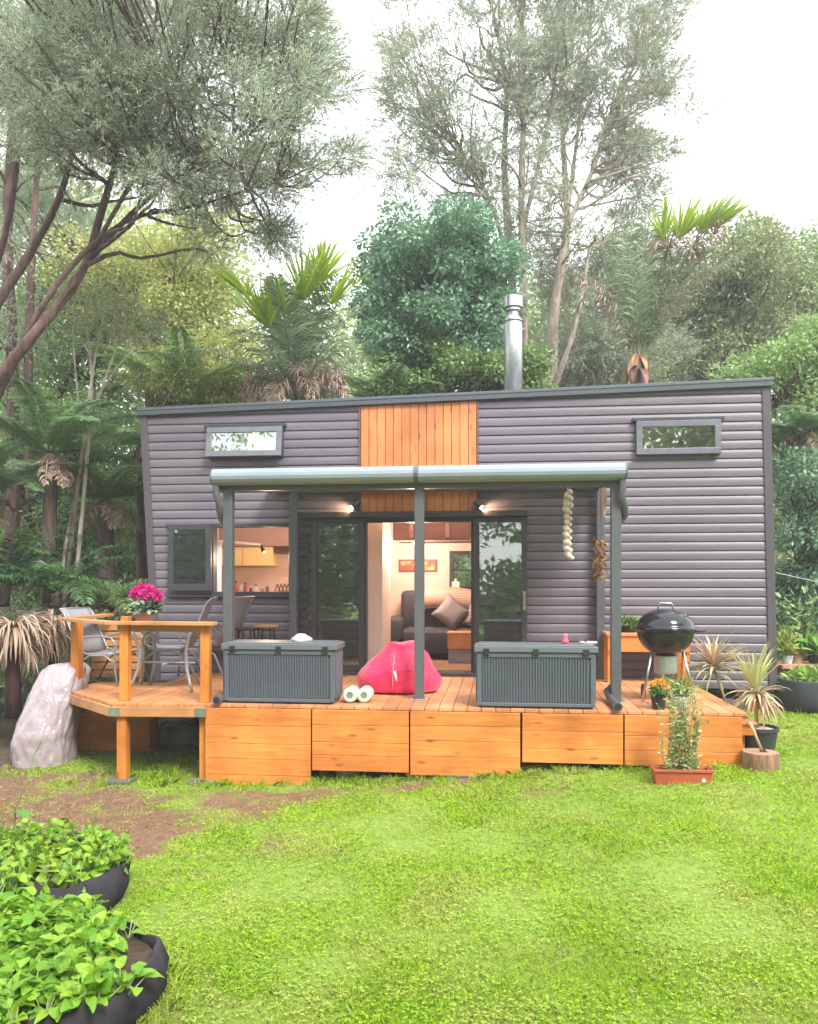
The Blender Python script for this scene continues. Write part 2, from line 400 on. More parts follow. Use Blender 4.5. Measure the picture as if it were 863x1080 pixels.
def litter(x, y):
    lx = x * CS - (y - Y0) * SN; ly = x * SN + (y - Y0) * CS
    edge = np.maximum(np.maximum(ly - 3.2, (-3.6 - lx) * 1.0 + (ly - 1.2) * .6), (lx - 6.2) * .7 + (ly - 2.0) * .5)
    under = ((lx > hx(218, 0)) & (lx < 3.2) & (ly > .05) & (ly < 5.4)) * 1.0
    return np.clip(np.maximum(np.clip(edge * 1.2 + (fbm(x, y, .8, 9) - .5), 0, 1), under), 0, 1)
def axis(lo, hi, a, b, fine, grow=1.25):
    v = list(np.arange(a, b + 1e-6, fine)); s = fine; x = a
    while x > lo: s *= grow; x -= s; v.insert(0, x)
    s = fine; x = b
    while x < hi: s *= grow; x += s; v.append(x)
    return np.array(v)
gx = axis(-150, 150, -6, 7, .1); gy = axis(-60, 260, 2, 12, .1)
XX, YY = np.meshgrid(gx, gy, indexing='ij'); ZZ = gz(XX, YY)
ZZ = ZZ + (fbm(XX, YY, .5, 3) - .5) * .035 * (np.abs(XX) < 20)
nx, ny = XX.shape; V = np.stack([XX, YY, ZZ], -1).reshape(-1, 3)
I = np.arange(nx * ny).reshape(nx, ny)
F = np.stack([I[:-1, :-1], I[1:, :-1], I[1:, 1:], I[:-1, 1:]], -1).reshape(-1, 4)
me = bpy.data.meshes.new('ground'); me.from_pydata(V.tolist(), [], F.tolist()); me.polygons.foreach_set('use_smooth', [True] * len(F))
for nm, fn in (('dirt', dirt), ('litter', litter)):
    a = me.attributes.new(nm, 'FLOAT', 'POINT'); a.data.foreach_set('value', fn(V[:, 0], V[:, 1]).astype(np.float32))
m, n, b = newmat('ground soil and turf'); v = coords(n)
def attr(n, nm): a = n.nodes.new('ShaderNodeAttribute'); a.attribute_name = nm; return a.outputs['Fac']
def mixc(n, f, a, bb, mode='MIX'):
    x = n.nodes.new('ShaderNodeMix'); x.data_type = 'RGBA'; x.blend_type = mode
    if isinstance(f, (int, float)): x.inputs[0].default_value = f
    else: lk(n, f, x.inputs[0])
    for s, q in (('A', a), ('B', bb)):
        if isinstance(q, tuple): x.inputs[s].default_value = (*q, 1)
        else: lk(n, q, x.inputs[s])
    return x.outputs['Result']
tur = ramp(n, noise(n, v, 14, 6, .7), [(.3, (.12, .19, .02)), (.5, (.19, .29, .035)), (.7, (.26, .33, .07))])
soi = ramp(n, noise(n, v, 9, 8, .7), [(.3, (.12, .058, .03)), (.55, (.20, .105, .062)), (.75, (.32, .20, .12))])
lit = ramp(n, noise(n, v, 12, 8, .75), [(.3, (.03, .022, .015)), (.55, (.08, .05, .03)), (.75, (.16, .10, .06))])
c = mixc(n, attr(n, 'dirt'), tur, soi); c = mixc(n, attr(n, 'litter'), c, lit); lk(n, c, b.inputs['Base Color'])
b.inputs['Roughness'].default_value = .95; bump(n, b, noise(n, v, 30, 8, .7), .8, .03); me.materials.append(m)
go = bpy.data.objects.new('ground', me); COL.objects.link(go); go['kind'] = 'structure'

# ------------------------------------------------------------------ lawn
def in_bed(x, y): return ((x + 2.15) / .95) ** 2 + ((y - 3.83) / .62) ** 2 < 1
def in_bed2(x, y):
    c_, s_ = math.cos(.3), math.sin(.3); u = (x + 2.78) * c_ + (y - 5.02) * s_; w = -(x + 2.78) * s_ + (y - 5.02) * c_
    return (u / 1.0) ** 2 + (w / .7) ** 2 < 1
def scatter(n, ymax=11.5, pw=1.35):
    t = RNG.random(n); a, bq = 2.6, ymax; e = 1 - pw
    y = (a ** e + t * (bq ** e - a ** e)) ** (1 / e); x = (RNG.random(n) * 2 - 1) * (.62 * y + 1.2)
    x = x + .1; d = dirt(x, y); l = litter(x, y)
    keep = (RNG.random(n) > d * .93) & (RNG.random(n) > l * .97) & ~in_bed(x, y) & ~in_bed2(x, y)
    lx = x * CS - (y - Y0) * SN; ly = x * SN + (y - Y0) * CS
    keep &= ~((lx > hx(218, 0)) & (lx < 3.15) & (ly > .25) & (ly < 5.5))
    return x[keep], y[keep]
gmat = leafmat('lawn blades', (.17, .30, .02), (.36, .46, .045), .3, .55, .9, .8)
x, y = scatter(600000); k = len(x); z = gz(x, y) - .012
P = np.stack([x, y, z], 1); D = nrm(rvec(k) * .75 + np.array([0, 0, .75])); D[:, 2] = np.abs(D[:, 2]) + .12; D = nrm(D)
L = RNG.uniform(.028, .058, k) * (1 + .25 * (fbm(x, y, .6, 2) - .5) * 4); W = .0042 * np.maximum(1, y / 4.2)
S = nrm(np.cross(D, rvec(k))) * (W / 2)[:, None]; B = P + D * (L * .6)[:, None]
T = P + D * L[:, None] + np.stack([D[:, 0], D[:, 1], np.zeros(k)], 1) * (L * .3)[:, None] - np.array([0, 0, 1]) * (L * .12)[:, None]
def lawnmat(name, a1, a2, s1, s2):
    m, n, b = newmat(name); v = coords(n); gi = n.nodes.new('ShaderNodeNewGeometry'); c = ramp(n, gi.outputs['Random Per Island'], [(0, a1), (1, a2)]); c2 = ramp(n, gi.outputs['Random Per Island'], [(0, s1), (1, s2)])
    f = ramp(n, noise(n, v, 1.6, 7, .68, .6), [(.46, (0, 0, 0)), (.62, (1, 1, 1))]); c = mixc(n, f, c, c2)
    c = mixc(n, 1.0, c, ramp(n, noise(n, v, .55, 5, .6), [(.35, (.74, .80, .8)), (.62, (1, 1, 1))]), 'MULTIPLY'); lk(n, c, b.inputs['Base Color']); b.inputs['Roughness'].default_value = .6
    t = n.nodes.new('ShaderNodeBsdfTranslucent'); lk(n, c, t.inputs[0]); s = n.nodes.new('ShaderNodeMixShader'); s.inputs[0].default_value = .3; lk(n, b.outputs[0], s.inputs[1]); lk(n, t.outputs[0], s.inputs[2]); lk(n, s.outputs[0], n.nodes['Material Output'].inputs[0]); return m
gmat = lawnmat('lawn blades', (.19, .37, .008), (.50, .66, .02), (.34, .42, .05), (.60, .60, .15))
g = arrmesh('lawn_grass', np.stack([P - S, P + S, B + S * .8, T, B - S * .8], 1).reshape(-1, 3), 5, gmat)
tag(g, 'short bright green lawn grass', 'grass', kind='stuff')
cmat = lawnmat('clover leaves', (.22, .42, .015), (.48, .66, .04), (.34, .44, .06), (.54, .60, .14))
x, y = scatter(60000, 9.5, 1.6); q = fbm(x, y, .7, 21) + RNG.random(len(x)) * .25 > .58; x, y = x[q], y[q]; k = len(x)
z = gz(x, y) + RNG.uniform(.008, .035, k); P = np.stack([x, y, z], 1); vs = []
a0 = RNG.random(k) * 6.28; sz = RNG.uniform(.006, .0125, k) * np.maximum(1, y / 5.5)
for j in range(3):
    a = a0 + j * 2.09; D = np.stack([np.cos(a), np.sin(a), RNG.uniform(-.1, .4, k)], 1)
    vs.append(diamonds(P, D, np.array([0, 0, 1.]) + rvec(k) * .25, sz, sz * .95, .6))
g = arrmesh('lawn_clover', np.concatenate(vs), 4, cmat); tag(g, 'low clover and flat weeds spread through the lawn', 'ground cover', kind='stuff')
# longer tufts along the foot of the deck, the posts and the beds
tx = []; ty = []
for i in range(230):
    q = RNG.random()
    if q < .5: lx = RNG.uniform(hx(222, 0), 3.1); p = HW(lx, RNG.normal(-.04, .07)); tx.append(p.x); ty.append(p.y)
    elif q < .75: tx.append(RNG.uniform(-3.5, -1.9)); ty.append(RNG.uniform(7.9, 9.1))
    elif q < .9: a = RNG.uniform(-1.4, .6); tx.append(-2.15 + math.cos(a) * 1.0); ty.append(3.83 + math.sin(a) * .68)
    else: tx.append(RNG.uniform(2.2, 5.5)); ty.append(RNG.uniform(6.9, 9.8))
tx = np.repeat(tx, 26) + RNG.normal(0, .03, 230 * 26); ty = np.repeat(ty, 26) + RNG.normal(0, .03, 230 * 26); k = len(tx)
P = np.stack([tx, ty, gz(tx, ty) - .01], 1); D = rvec(k) * .35 + np.array([0, 0, 1.]); D = nrm(D); L = RNG.uniform(.05, .13, k); S = nrm(np.cross(D, rvec(k))) * .003; B = P + D * (L * .6)[:, None]; T = P + D * L[:, None] + np.stack([D[:, 0], D[:, 1], np.zeros(k)], 1) * (L * .8)[:, None] - np.array([0, 0, 1]) * (L * .15)[:, None]
g = arrmesh('lawn_tufts', np.stack([P - S, P + S, B + S * .8, T, B - S * .8], 1).reshape(-1, 3), 5, gmat); tag(g, 'longer grass tufts along the foot of the deck and beds', 'grass', kind='stuff')
x, y = scatter(1500, 9.5, 1.2); k = len(x); P = np.stack([x, y, gz(x, y) + RNG.uniform(.025, .045, k)], 1); D = rvec(k); D[:, 2] *= .15
g = arrmesh('fallen_leaves', diamonds(P, D, np.array([0, 0, 1.]) + rvec(k) * .3, RNG.uniform(.012, .04, k), RNG.uniform(.006, .016, k)), 4, leafmat('fallen leaf', (.14, .07, .03), (.50, .38, .20), .15, .7)); tag(g, 'small dry leaves fallen on the lawn', 'leaf litter', kind='stuff')
# dry clippings and litter on the bare earth
x = RNG.uniform(-5.5, 3.5, 16000); y = RNG.uniform(5.6, 9.6, 16000); q = dirt(x, y) + litter(x, y) * .6 > RNG.random(16000) * .9; x, y = x[q], y[q]; k = len(x)
P = np.stack([x, y, gz(x, y) + .006], 1); D = rvec(k); D[:, 2] *= .12
g = arrmesh('dry_litter', diamonds(P, D, np.array([0, 0, 1.]) + rvec(k) * .2, RNG.uniform(.012, .05, k), RNG.uniform(.004, .014, k)), 4, leafmat('dry litter', (.12, .06, .03), (.42, .30, .18), .1, .8))
tag(g, 'dead leaves and clippings on the bare brown earth', 'leaf litter', kind='stuff')

# ------------------------------------------------------------------ the tiny house
HO = HW(0, 0, 0)
house = thing('tiny_house', 'long dark grey weatherboard tiny house with cedar boards above its open sliding doors', 'house', tuple(HO), -TH)
zt = lambda x: hz(147, 432, FAC) + (x - hx(147, FAC)) / (hx(813, FAC) - hx(147, FAC)) * (hz(813, 400, FAC) - hz(147, 432, FAC))
ZB = .68; BACK = FAC + 2.45
xl_top, xl_bot = hx(148, FAC), hx(158.5, FAC); zl1, zl0 = hz(148, 434, FAC), hz(158, 630, FAC)
xr_top, xr_bot = hx(812, FAC), hx(817.5, FAC); zr1, zr0 = hz(812, 406, FAC), hz(817, 640, FAC)
XA = lambda z: xl_bot + (z - zl0) / (zl1 - zl0) * (xl_top - xl_bot)
XB = lambda z: xr_bot + (z - zr0) / (zr1 - zr0) * (xr_top - xr_bot)
def rect(px0, px1, py0, py1, d=FAC): return (hx(px0, d), hx(px1, d), hz((px0 + px1) / 2, py1, d), hz((px0 + px1) / 2, py0, d))
OPK = rect(225, 307, 556, 624); OPT = rect(379, 505, 400, 541); OPD = (hx(383, FAC), hx(501, FAC), .84, hz(440, 546, FAC))
OPL = rect(224, 296, 455, 479); OPR = rect(674, 755, 448, 475)
openings = [OPK, OPT, OPD, OPL, OPR]
m, n, b = newmat('charcoal steel weatherboard'); v = coords(n, (.35, 1, 1.6))
lk(n, ramp(n, noise(n, v, 2.2, 4), [(.3, (.115, .10, .125)), (.7, (.158, .142, .167))]), b.inputs['Base Color'])
b.inputs['Roughness'].default_value = .4; b.inputs['Specular IOR Level'].default_value = .5
bump(n, b, noise(n, coords(n, (1, 1, .3)), 1.5, 2), .12, .02); M['clad'] = m
def cladding():
    mb = MB(); pitch = .1155; prof = [(0, .004), (.002, -.012), (.010, -.0145), (.045, -.0148), (.072, -.0125), (.090, -.008), (.103, -.0015), (.1155, .004)]
    z = ZB; 
    while z < 4.7:
        for (a, ya), (c2, yb) in zip(prof, prof[1:]):
            z0, z1 = z + a, z + c2; zm = (z0 + z1) / 2
            cuts = sorted([(o[0], o[1]) for o in openings if o[2] < zm < o[3]]); xa, xb = XA(zm) + .09, XB(zm) - .09
            segs = []; cur = xa
            for s0, s1 in cuts: segs.append((cur, s0)); cur = s1
            segs.append((cur, xb))
            for s0, s1 in segs:
                # clip under the sloping roof line
                lo = s0
                if zt(s0) - .05 < z1:
                    lo = max(s0, hx(147, FAC) + (z1 + .05 - zt(hx(147, FAC))) / (zt(1) - zt(0)))
                if lo >= s1: continue
                k = max(1, int((s1 - lo) / .6)); xs = [lo + (s1 - lo) * i / k for i in range(k + 1)]
                mb.strip([(x_, FAC + ya, z0) for x_ in xs][::-1], [(x_, FAC + yb, z1) for x_ in xs][::-1])
        z += pitch
    return mb
cl = cladding().build('wall_cladding', M['clad'], house)
M['corner'] = mat('dark corner flashing', (.085, .075, .09), .35, 0, .08, 3, 0)
# corner flashings, following the leaning ends
mb = MB()
for X, s in ((XA, 1), (XB, -1)):
    z0, z1 = ZB, (zt(X(4.4)) - .03)
    pts = [(X(z0), FAC - .03, z0), (X(z0) + s * .10, FAC - .03, z0), (X(z1) + s * .10, FAC - .03, z1), (X(z1), FAC - .03, z1)]
    mb = MB(); mb.prism(pts[::-1] if s < 0 else pts, (0, .09, 0)); mb.build('corner_flashing', M['corner'], house, bevel=.004)
# end walls, back wall, base
for X, nm in ((XA, 'side_wall'), (XB, 'side_wall')):
    s = 1 if X is XA else -1; z1 = zt(X(4.4)) - .04; mb = MB()
    mb.add([(X(ZB) + s * .01, FAC + .06, ZB), (X(ZB) + s * .01, BACK, ZB), (X(z1) + s * .01, BACK, z1), (X(z1) + s * .01, FAC + .06, z1),
            (X(ZB) + s * .09, FAC + .06, ZB), (X(ZB) + s * .09, BACK, ZB), (X(z1) + s * .09, BACK, z1), (X(z1) + s * .09, FAC + .06, z1)],
           [(0, 1, 2, 3), (7, 6, 5, 4), (0, 3, 7, 4), (1, 5, 6, 2), (3, 2, 6, 7), (0, 4, 5, 1)])
    mb.build(nm, M['clad'], house)
xa, xb = XA(2), XB(2)
WB = (hx(474, FAC + 2.3), hx(520, FAC + 2.3), hz(490, 622, FAC + 2.3), hz(490, 581, FAC + 2.3))
yb = BACK - .1
mb = MB(); mb.box(xa + .1, yb, ZB, WB[0], BACK - .01, 4.4); mb.box(WB[1], yb, ZB, xb - .1, BACK - .01, 4.4); mb.box(WB[0], yb, ZB, WB[1], BACK - .01, WB[2]); mb.box(WB[0], yb, WB[3], WB[1], BACK - .01, 4.4)
mb.build('back_wall', M['cream'], house)
# front lining inside the cladding, with the openings left free
mb = MB(); y0, y1 = FAC + .012, FAC + .1
xs = sorted({xa + .12, xb - .12, *[o[0] for o in openings if o is not OPT], *[o[1] for o in openings if o is not OPT]})
for x0, x1 in zip(xs, xs[1:]):
    xm = (x0 + x1) / 2; oo = sorted([(o[2], o[3]) for o in openings if o is not OPT and o[0] < xm < o[1]]); cur = ZB + .02
    for a, c2 in oo: 
        if a > cur: mb.box(x0, y0, cur, x1, y1, a)
        cur = c2
    mb.box(x0, y0, cur, x1, y1, 4.38)
mb.build('front_lining', M['cream'], house)
mb = MB(); mb.box(xa + .12, FAC + .1, .72, xb - .12, BACK - .1, .86); mb.build('floor', wood('interior floor boards', (.42, .24, .14), 'x', .4, False), house)
mb = MB(); mb.box(xa + .12, FAC + .1, 4.3, xb - .12, BACK - .1, 4.36); mb.build('ceiling', M['white'], house)
mb = MB(); mb.box(xa + .4, FAC + .15, .3, xb - .4, BACK - .1, ZB - .01)
for q in (-2.2, -1.2, 1.8, 2.8): mb.box(q, FAC + .3, .0, q + .25, BACK - .2, .31)
mb.build('chassis', M['black'], house)
# roof
x0, x1 = hx(144.5, FAC - .06), hx(815, FAC - .06); mb = MB()
mb.prism([(x0, FAC - .07, zt(x0) - .095), (x1, FAC - .07, zt(x1) - .095), (x1, FAC - .07, zt(x1)), (x0, FAC - .07, zt(x0))], (0, 2.65, 0))
mb.build('roof', M['trim'], house, bevel=.006)
mb = MB(); mb.prism([(x0, FAC - .078, zt(x0) - .03), (x1, FAC - .078, zt(x1) - .03), (x1, FAC - .078, zt(x1) + .006), (x0, FAC - .078, zt(x0) + .006)], (0, .05, 0))
mb.build('roof_edge_flashing', mat('roof edge strip', (.10, .12, .14), .3, 0, .05), house, bevel=.003)
# cedar panel: 14 upright boards
mb = MB(); xA, xB_ = OPT[0] + .025, OPT[1] - .025; k = 14; w = (xB_ - xA) / k
for i in range(k):
    a = xA + i * w + .003; mb.prism([(a, FAC - .022 - rnd(0, .003), OPT[2]), (a + w - .007, FAC - .022, OPT[2]), (a + w - .007, FAC - .022, zt(a + w) - .10), (a, FAC - .022, zt(a) - .10)], (0, .03, 0))
mb.build('cedar_panel', M['panel'], house, bevel=.003)
mb = MB(); mb.box(xA - .02, FAC - .002, OPT[2], xB_ + .02, FAC + .01, 4.42)
for a in (OPT[0], OPT[1] - .022): mb.box(a, FAC - .035, OPT[2], a + .022, FAC - .004, zt(a) - .09)
mb.build('panel_trim', mat('rust brown trim', (.16, .07, .06), .5), house)
# awning windows (hinged at the top, pushed out at the foot)
def awning(O, ang, glass, nm='awning_window'):
    mb = MB(); x0, x1, z0, z1 = O; t = .075; H = z1 - z0 + .1; Wd = x1 - x0 + .1
    fr = MB(); e = .05
    fr.box(x0 - e, FAC - .045, z1, x1 + e, FAC + .05, z1 + .06); fr.box(x0 - e, FAC - .045, z0 - .05, x1 + e, FAC + .05, z0)
    fr.box(x0 - e, FAC - .045, z0, x0, FAC + .05, z1); fr.box(x1, FAC - .045, z0, x1 + e, FAC + .05, z1)
    fr.box(x0 - .09, FAC - .075, z1 + .045, x1 + .09, FAC - .02, z1 + .085)
    w = fr.build(nm, M['alu'], house, bevel=.003)
    Mx = Matrix.Translation((0, FAC - .05, z1 + .04)) @ Matrix.Rotation(-ang, 4, 'X')
    a0, a1 = x0 - .045, x1 + .045
    mb.box(a0, -.04, -t, a1, 0, 0, Mx); mb.box(a0, -.04, -H, a1, 0, -H + t, Mx); mb.box(a0, -.04, -H + t, a0 + t, 0, -t, Mx); mb.box(a1 - t, -.04, -H + t, a1, 0, -t, Mx)
    mb.build('sash', mat('grey sash', (.14, .145, .17), .3), w, bevel=.004)
    g = MB(); g.box(a0 + t, -.024, -H + t, a1 - t, -.016, -t, Mx); g.build('pane', glass, w)
awning(OPL, R(10), M['winglass']); awning(OPR, R(1), M['winglass'])
# kitchen window: frame and the sash slid back over the weatherboards
x0, x1, z0, z1 = OPK; mb = MB(); e = .05
for a in ((x0 - .02, FAC - .05, z1, x1 + .02, FAC + .1, z1 + e), (x0 - .02, FAC - .05, z0 - e, x1 + .02, FAC + .1, z0), (x0 - .02, FAC - .05, z0, x0 + .02, FAC + .1, z1), (x1 - .02, FAC - .05, z0, x1 + .02, FAC + .1, z1)): mb.box(*a)
a, c2, d0, d1 = rect(177, 224, 551, 624)
mb.box(a, FAC - .05, z1 + .001, x0 - .02, FAC - .02, z1 + e - .002); mb.box(a, FAC - .07, z0 - e - .02, x1 + .02, FAC - .02, z0 - e + .002)
kw = mb.build('kitchen_window', M['alu'], house, bevel=.003)
def slab_sash(px0, px1, py0, py1, par, dd, t0=.075, glass=None, handle=None, nm='sash'):
    x0, x1, z0, z1 = rect(px0, px1, py0, py1, FAC - dd); mb = MB(); y0, y1 = FAC - dd - .02, FAC - dd + .02
    mb.box(x0, y0, z1 - t0, x1, y1, z1); mb.box(x0, y0, z0, x1, y1, z0 + t0 * 1.2); mb.box(x0, y0, z0 + t0 * 1.2, x0 + t0, y1, z1 - t0); mb.box(x1 - t0, y0, z0 + t0 * 1.2, x1, y1, z1 - t0)
    s = mb.build(nm, M['alu'], par, bevel=.004)
    g = MB(); g.box(x0 + t0, FAC - dd - .004, z0 + t0 * 1.2, x1 - t0, FAC - dd + .004, z1 - t0); g.build('pane', glass or M['glass'], par)
    return s, x0, x1, z0, z1
slab_sash(178, 223, 553, 623, kw, .10)
# sliding doors
dz = OPD[3]; mb = MB()
mb.box(hx(317, FAC), FAC - .13, dz, hx(557, FAC), FAC - .026, dz + .075)
mb.box(OPD[0] - .0, FAC - .02, .84, OPD[0] + .05, FAC + .11, dz); mb.box(OPD[1] - .05, FAC - .02, .84, OPD[1], FAC + .11, dz); mb.box(OPD[0] + .05, FAC - .02, dz - .06, OPD[1] - .05, FAC + .11, dz)
mb.build('door_frame', M['alu'], house, bevel=.004)
mb = MB(); mb.box(hx(317, FAC), FAC - .12, .803, hx(557, FAC), FAC + .11, .845); mb.build('door_sill', M['alu'], house, bevel=.004)
for p0, p1, hp in ((329, 384, None), (500, 556, 552)):
    x0, x1, z0, z1 = rect(p0, p1, 550, 700, FAC - .075); z0 = .85; z1 = dz - .005; t = .07; y0, y1 = FAC - .095, FAC - .055; mb = MB()
    mb.box(x0, y0, z1 - t, x1, y1, z1); mb.box(x0, y0, z0, x1, y1, z0 + t * 1.3); mb.box(x0, y0, z0 + t * 1.3, x0 + t, y1, z1 - t); mb.box(x1 - t, y0, z0 + t * 1.3, x1, y1, z1 - t)
    s = mb.build('sliding_door', M['alu'], house, bevel=.004)
    g = MB(); g.box(x0 + t, FAC - .079, z0 + t * 1.3, x1 - t, FAC - .071, z1 - t); g.build('pane', M['glass'], s)
    if hp:
        h = MB(); xx = x1 - t / 2
        h.tube([(xx, y0, 1.86), (xx, y0 - .05, 1.86), (xx, y0 - .05, 1.72), (xx, y0, 1.72)], .011, 8); h.box(xx - .018, y0 - .008, 1.66, xx + .018, y0 + .001, 1.9); h.build('handle', M['chrome'], s)
# dark ribbed jamb strip left of the doors
mb = MB(); x0, x1 = hx(317, FAC), hx(326, FAC); 
for i in range(16): z = .86 + i * .1155; mb.box(x0, FAC - .05, z, x1, FAC - .024, z + .085)
mb.build('jamb_strip', M['alu'], house, bevel=.004)
# spot lamps beside the cedar boards
m_bulb = emit('lamp glass', (1, .72, .42), 2.5)
for px, s in ((378, -1), (503, 1)):
    X = hx(px, FAC); Z = hz(px, 533, FAC); mb = MB(); mb.tube([(X, FAC - .02, Z + .03), (X, FAC - .06, Z + .03)], .028, 12)
    mb.tube([(X, FAC - .06, Z + .03), (X + s * .02, FAC - .10, Z)], .008, 6); mb.tube([(X - s * .03, FAC - .09, Z + .035), (X + s * .06, FAC - .13, Z - .035)], [.026, .034], 14)
    l = mb.build('wall_lamp', M['alu'], house, smooth=False)
    mb = MB(); mb.tube([(X + s * .06, FAC - .13, Z - .035), (X + s * .066, FAC - .133, Z - .04)], .028, 12); mb.build('bulb', m_bulb, l)
    lt = bpy.data.lights.new('lamp beam', 'SPOT'); lt.energy = 4.5; lt.color = (1, .55, .3); lt.spot_size = R(120); lt.spot_blend = .8; lt.shadow_soft_size = .03
    lo = bpy.data.objects.new('lamp_beam', lt); COL.objects.link(lo); lo.parent = l; lo.location = (X + s * .085, FAC - .145, Z - .055)
    lo.rotation_euler = Vector((-s * .75, -.75, .35)).to_track_quat('Z', 'Y').to_euler()

# ------------------------------------------------------------------ inside the house
DB = yb - .005
def hthing(nm, lab, cat, x, y, z, rot=0, group=None): return thing(nm, lab, cat, tuple(HW(x, y, z)), -TH + rot, group)
X0, X1 = hx(385, FAC + .35), hx(404, FAC + .35)
mb = MB(); mb.box(X0 - .45, FAC + .3, .862, X1, FAC + 1.15, 2.86); mb.build('partition_wall', M['cream'], house, bevel=.003)
mb = MB(); ly = FAC + 1.25; mb.box(X1 + .02, ly, 2.63, xb - .12, BACK - .101, 2.92)
lf = mb.build('loft_platform', M['brown'], house, bevel=.004)
mb = MB()
for px in (432, 470): X = hx(px, ly); mb = MB(); mb.box(X, ly - .03, 2.66, X + .06, ly - .001, 2.92); mb.build('bracket', mat('loft shelf brown', (.2, .10, .08), .5), lf)
mb = MB(); mb.box(X1 + .02, ly + .02, 2.615, xb - .12, ly + .06, 2.629); mb.build('edge_strip', M['white'], lf)
# rear window
x0, x1, z0, z1 = WB; mb = MB(); e = .055
mb.box(x0, yb - .03, z1 - e, x1, BACK, z1); mb.box(x0, yb - .03, z0, x1, BACK, z0 + e); mb.box(x0, yb - .03, z0 + e, x0 + e, BACK, z1 - e); mb.box(x1 - e, yb - .03, z0 + e, x1, BACK, z1 - e); zm = (z0 + z1) / 2; mb.box(x0 + e, yb, zm - .012, x1 - e, yb + .03, zm + .012)
w = mb.build('rear_window', M['alu'], house); g = MB(); g.box(x0 + e, yb + .035, z0 + e, x1 - e, yb + .04, z1 - e); g.build('pane', glassmat('rear glass', (.9, .95, .9), 0), w)
# picture
x0, x1 = hx(421, DB), hx(461, DB); z0, z1 = hz(441, 603, DB), hz(441, 590, DB)
pic = hthing('picture', 'long narrow orange red picture on the cream wall above the sofa', 'picture', (x0 + x1) / 2, DB, z0)
mb = MB(); w_ = (x1 - x0) / 2; mb.box(-w_, -.025, 0, w_, 0, z1 - z0); mb.build('frame', mat('red brown frame', (.25, .05, .03), .5), pic, bevel=.003)
m, n, b = newmat('painted poppies'); f = noise(n, coords(n, (1, 1, 1)), 7, 3); lk(n, ramp(n, f, [(.35, (.32, .04, .02)), (.5, (.55, .10, .03)), (.62, (.75, .45, .2))]), b.inputs['Base Color'])
mb = MB(); mb.box(-w_ + .03, -.029, .03, w_ - .03, -.026, z1 - z0 - .03); mb.build('canvas', m, pic)
for j, (a, c2, lab) in enumerate(((584, 600, 'upper of the two small dark frames beside the partition'), (603, 622, 'lower of the two small dark frames beside the partition'))):
    xx = hx(408.5, DB); zA, zB = hz(408, c2, DB), hz(408, a, DB); p = hthing('small_picture', lab, 'picture', xx, DB, zA, group='small frames on the cream wall')
    mb = MB(); mb.box(-.045, -.02, 0, .045, 0, zB - zA); mb.build('frame', mat('mauve frame', (.28, .13, .13), .5), p); mb = MB(); mb.box(-.025, -.024, .03, .025, -.021, zB - zA - .03); mb.build('print', mat('faded print', (.4, .3, .3), .6), p)
# sofa
m_sofa = mat('charcoal velour', (.045, .045, .06), .8, 0, .25, 5, .2, 30)
sx0 = hx(405, FAC + 1.5); sof = hthing('sofa', 'dark charcoal recliner sofa seen through the open doors', 'sofa', sx0, FAC + 1.45, .86)
def cushy(mb, x0, y0, z0, x1, y1, z1): mb.box(x0, y0, z0, x1, y1, z1)
for nm, bx in (('armrest', (0, .05, .02, .26, .82, .62)), ('seat', (.27, 0, .02, 1.05, .62, .46)), ('seat', (1.06, 0, .02, 1.85, .62, .46)), ('backrest', (.2, .5, .3, 1.02, .86, 1.02)), ('backrest', (1.03, .5, .3, 1.85, .86, 1.0)), ('armrest', (1.86, .05, .02, 2.12, .82, .62)), ('footrest', (.3, -.05, .1, 1.0, -.005, .42))):
    mb = MB(); mb.box(*bx); mb.build(nm, m_sofa, sof, smooth=True, bevel=.07)
def pillow(nm, lab, x, y, z, s, m, rot):
    t = hthing(nm, lab, 'cushion', x, y, z); P_ = []
    k = 12; mb = MB(); top = []; 
    for sg in (1, -1):
        g = []
        for i in range(k + 1):
            for j in range(k + 1):
                u, v_ = i / k * 2 - 1, j / k * 2 - 1; pin = 1 - .1 * (1 - abs(u)) * 0 - .12 * (1 - u * u) * abs(v_) - .0; pin2 = 1 - .12 * (1 - v_ * v_) * abs(u)
                th = .11 * ((1 - u ** 4) * (1 - v_ ** 4)) ** .6 * s / .45
                g.append(rot @ Vector((u * s / 2 * pin2, sg * th, v_ * s / 2 * pin)))
        fs = [(i * (k + 1) + j, (i + 1) * (k + 1) + j, (i + 1) * (k + 1) + j + 1, i * (k + 1) + j + 1) for i in range(k) for j in range(k)]
        mb.add(g, fs if sg < 0 else [f[::-1] for f in fs])
    o = mb.build('cover', m, t, smooth=True); return t
pillow('cushion', 'plain grey square cushion standing on its corner on the sofa', sx0 + 1.0, FAC + 1.62, 1.55, .44, mat('grey linen', (.24, .23, .25), .9), Matrix.Rotation(R(40), 3, 'Y') @ Matrix.Rotation(R(-20), 3, 'X'))
pillow('cushion', 'patterned pale cushion behind the plain grey cushion', sx0 + 1.42, FAC + 1.72, 1.5, .42, mat('speckled cloth', (.3, .26, .27), .9, 0, .7, 16, .1), Matrix.Rotation(R(20), 3, 'Y') @ Matrix.Rotation(R(-20), 3, 'X'))
m, n, b = newmat('striped throw'); w = n.nodes.new('ShaderNodeTexWave'); w.inputs['Scale'].default_value = 9; w.bands_direction = 'Z'; w.inputs['Distortion'].default_value = 1.5
lk(n, coords(n, (1, 1, 1.4)), w.inputs[0]); lk(n, ramp(n, w.outputs['Fac'], [(.3, (.62, .48, .40)), (.7, (.38, .24, .19))]), b.inputs['Base Color']); b.inputs['Roughness'].default_value = .95
th = hthing('throw_blanket', 'beige striped blanket draped over the sofa back', 'blanket', sx0 + .5, FAC + 1.9, 1.6)
k = 14; L_ = []
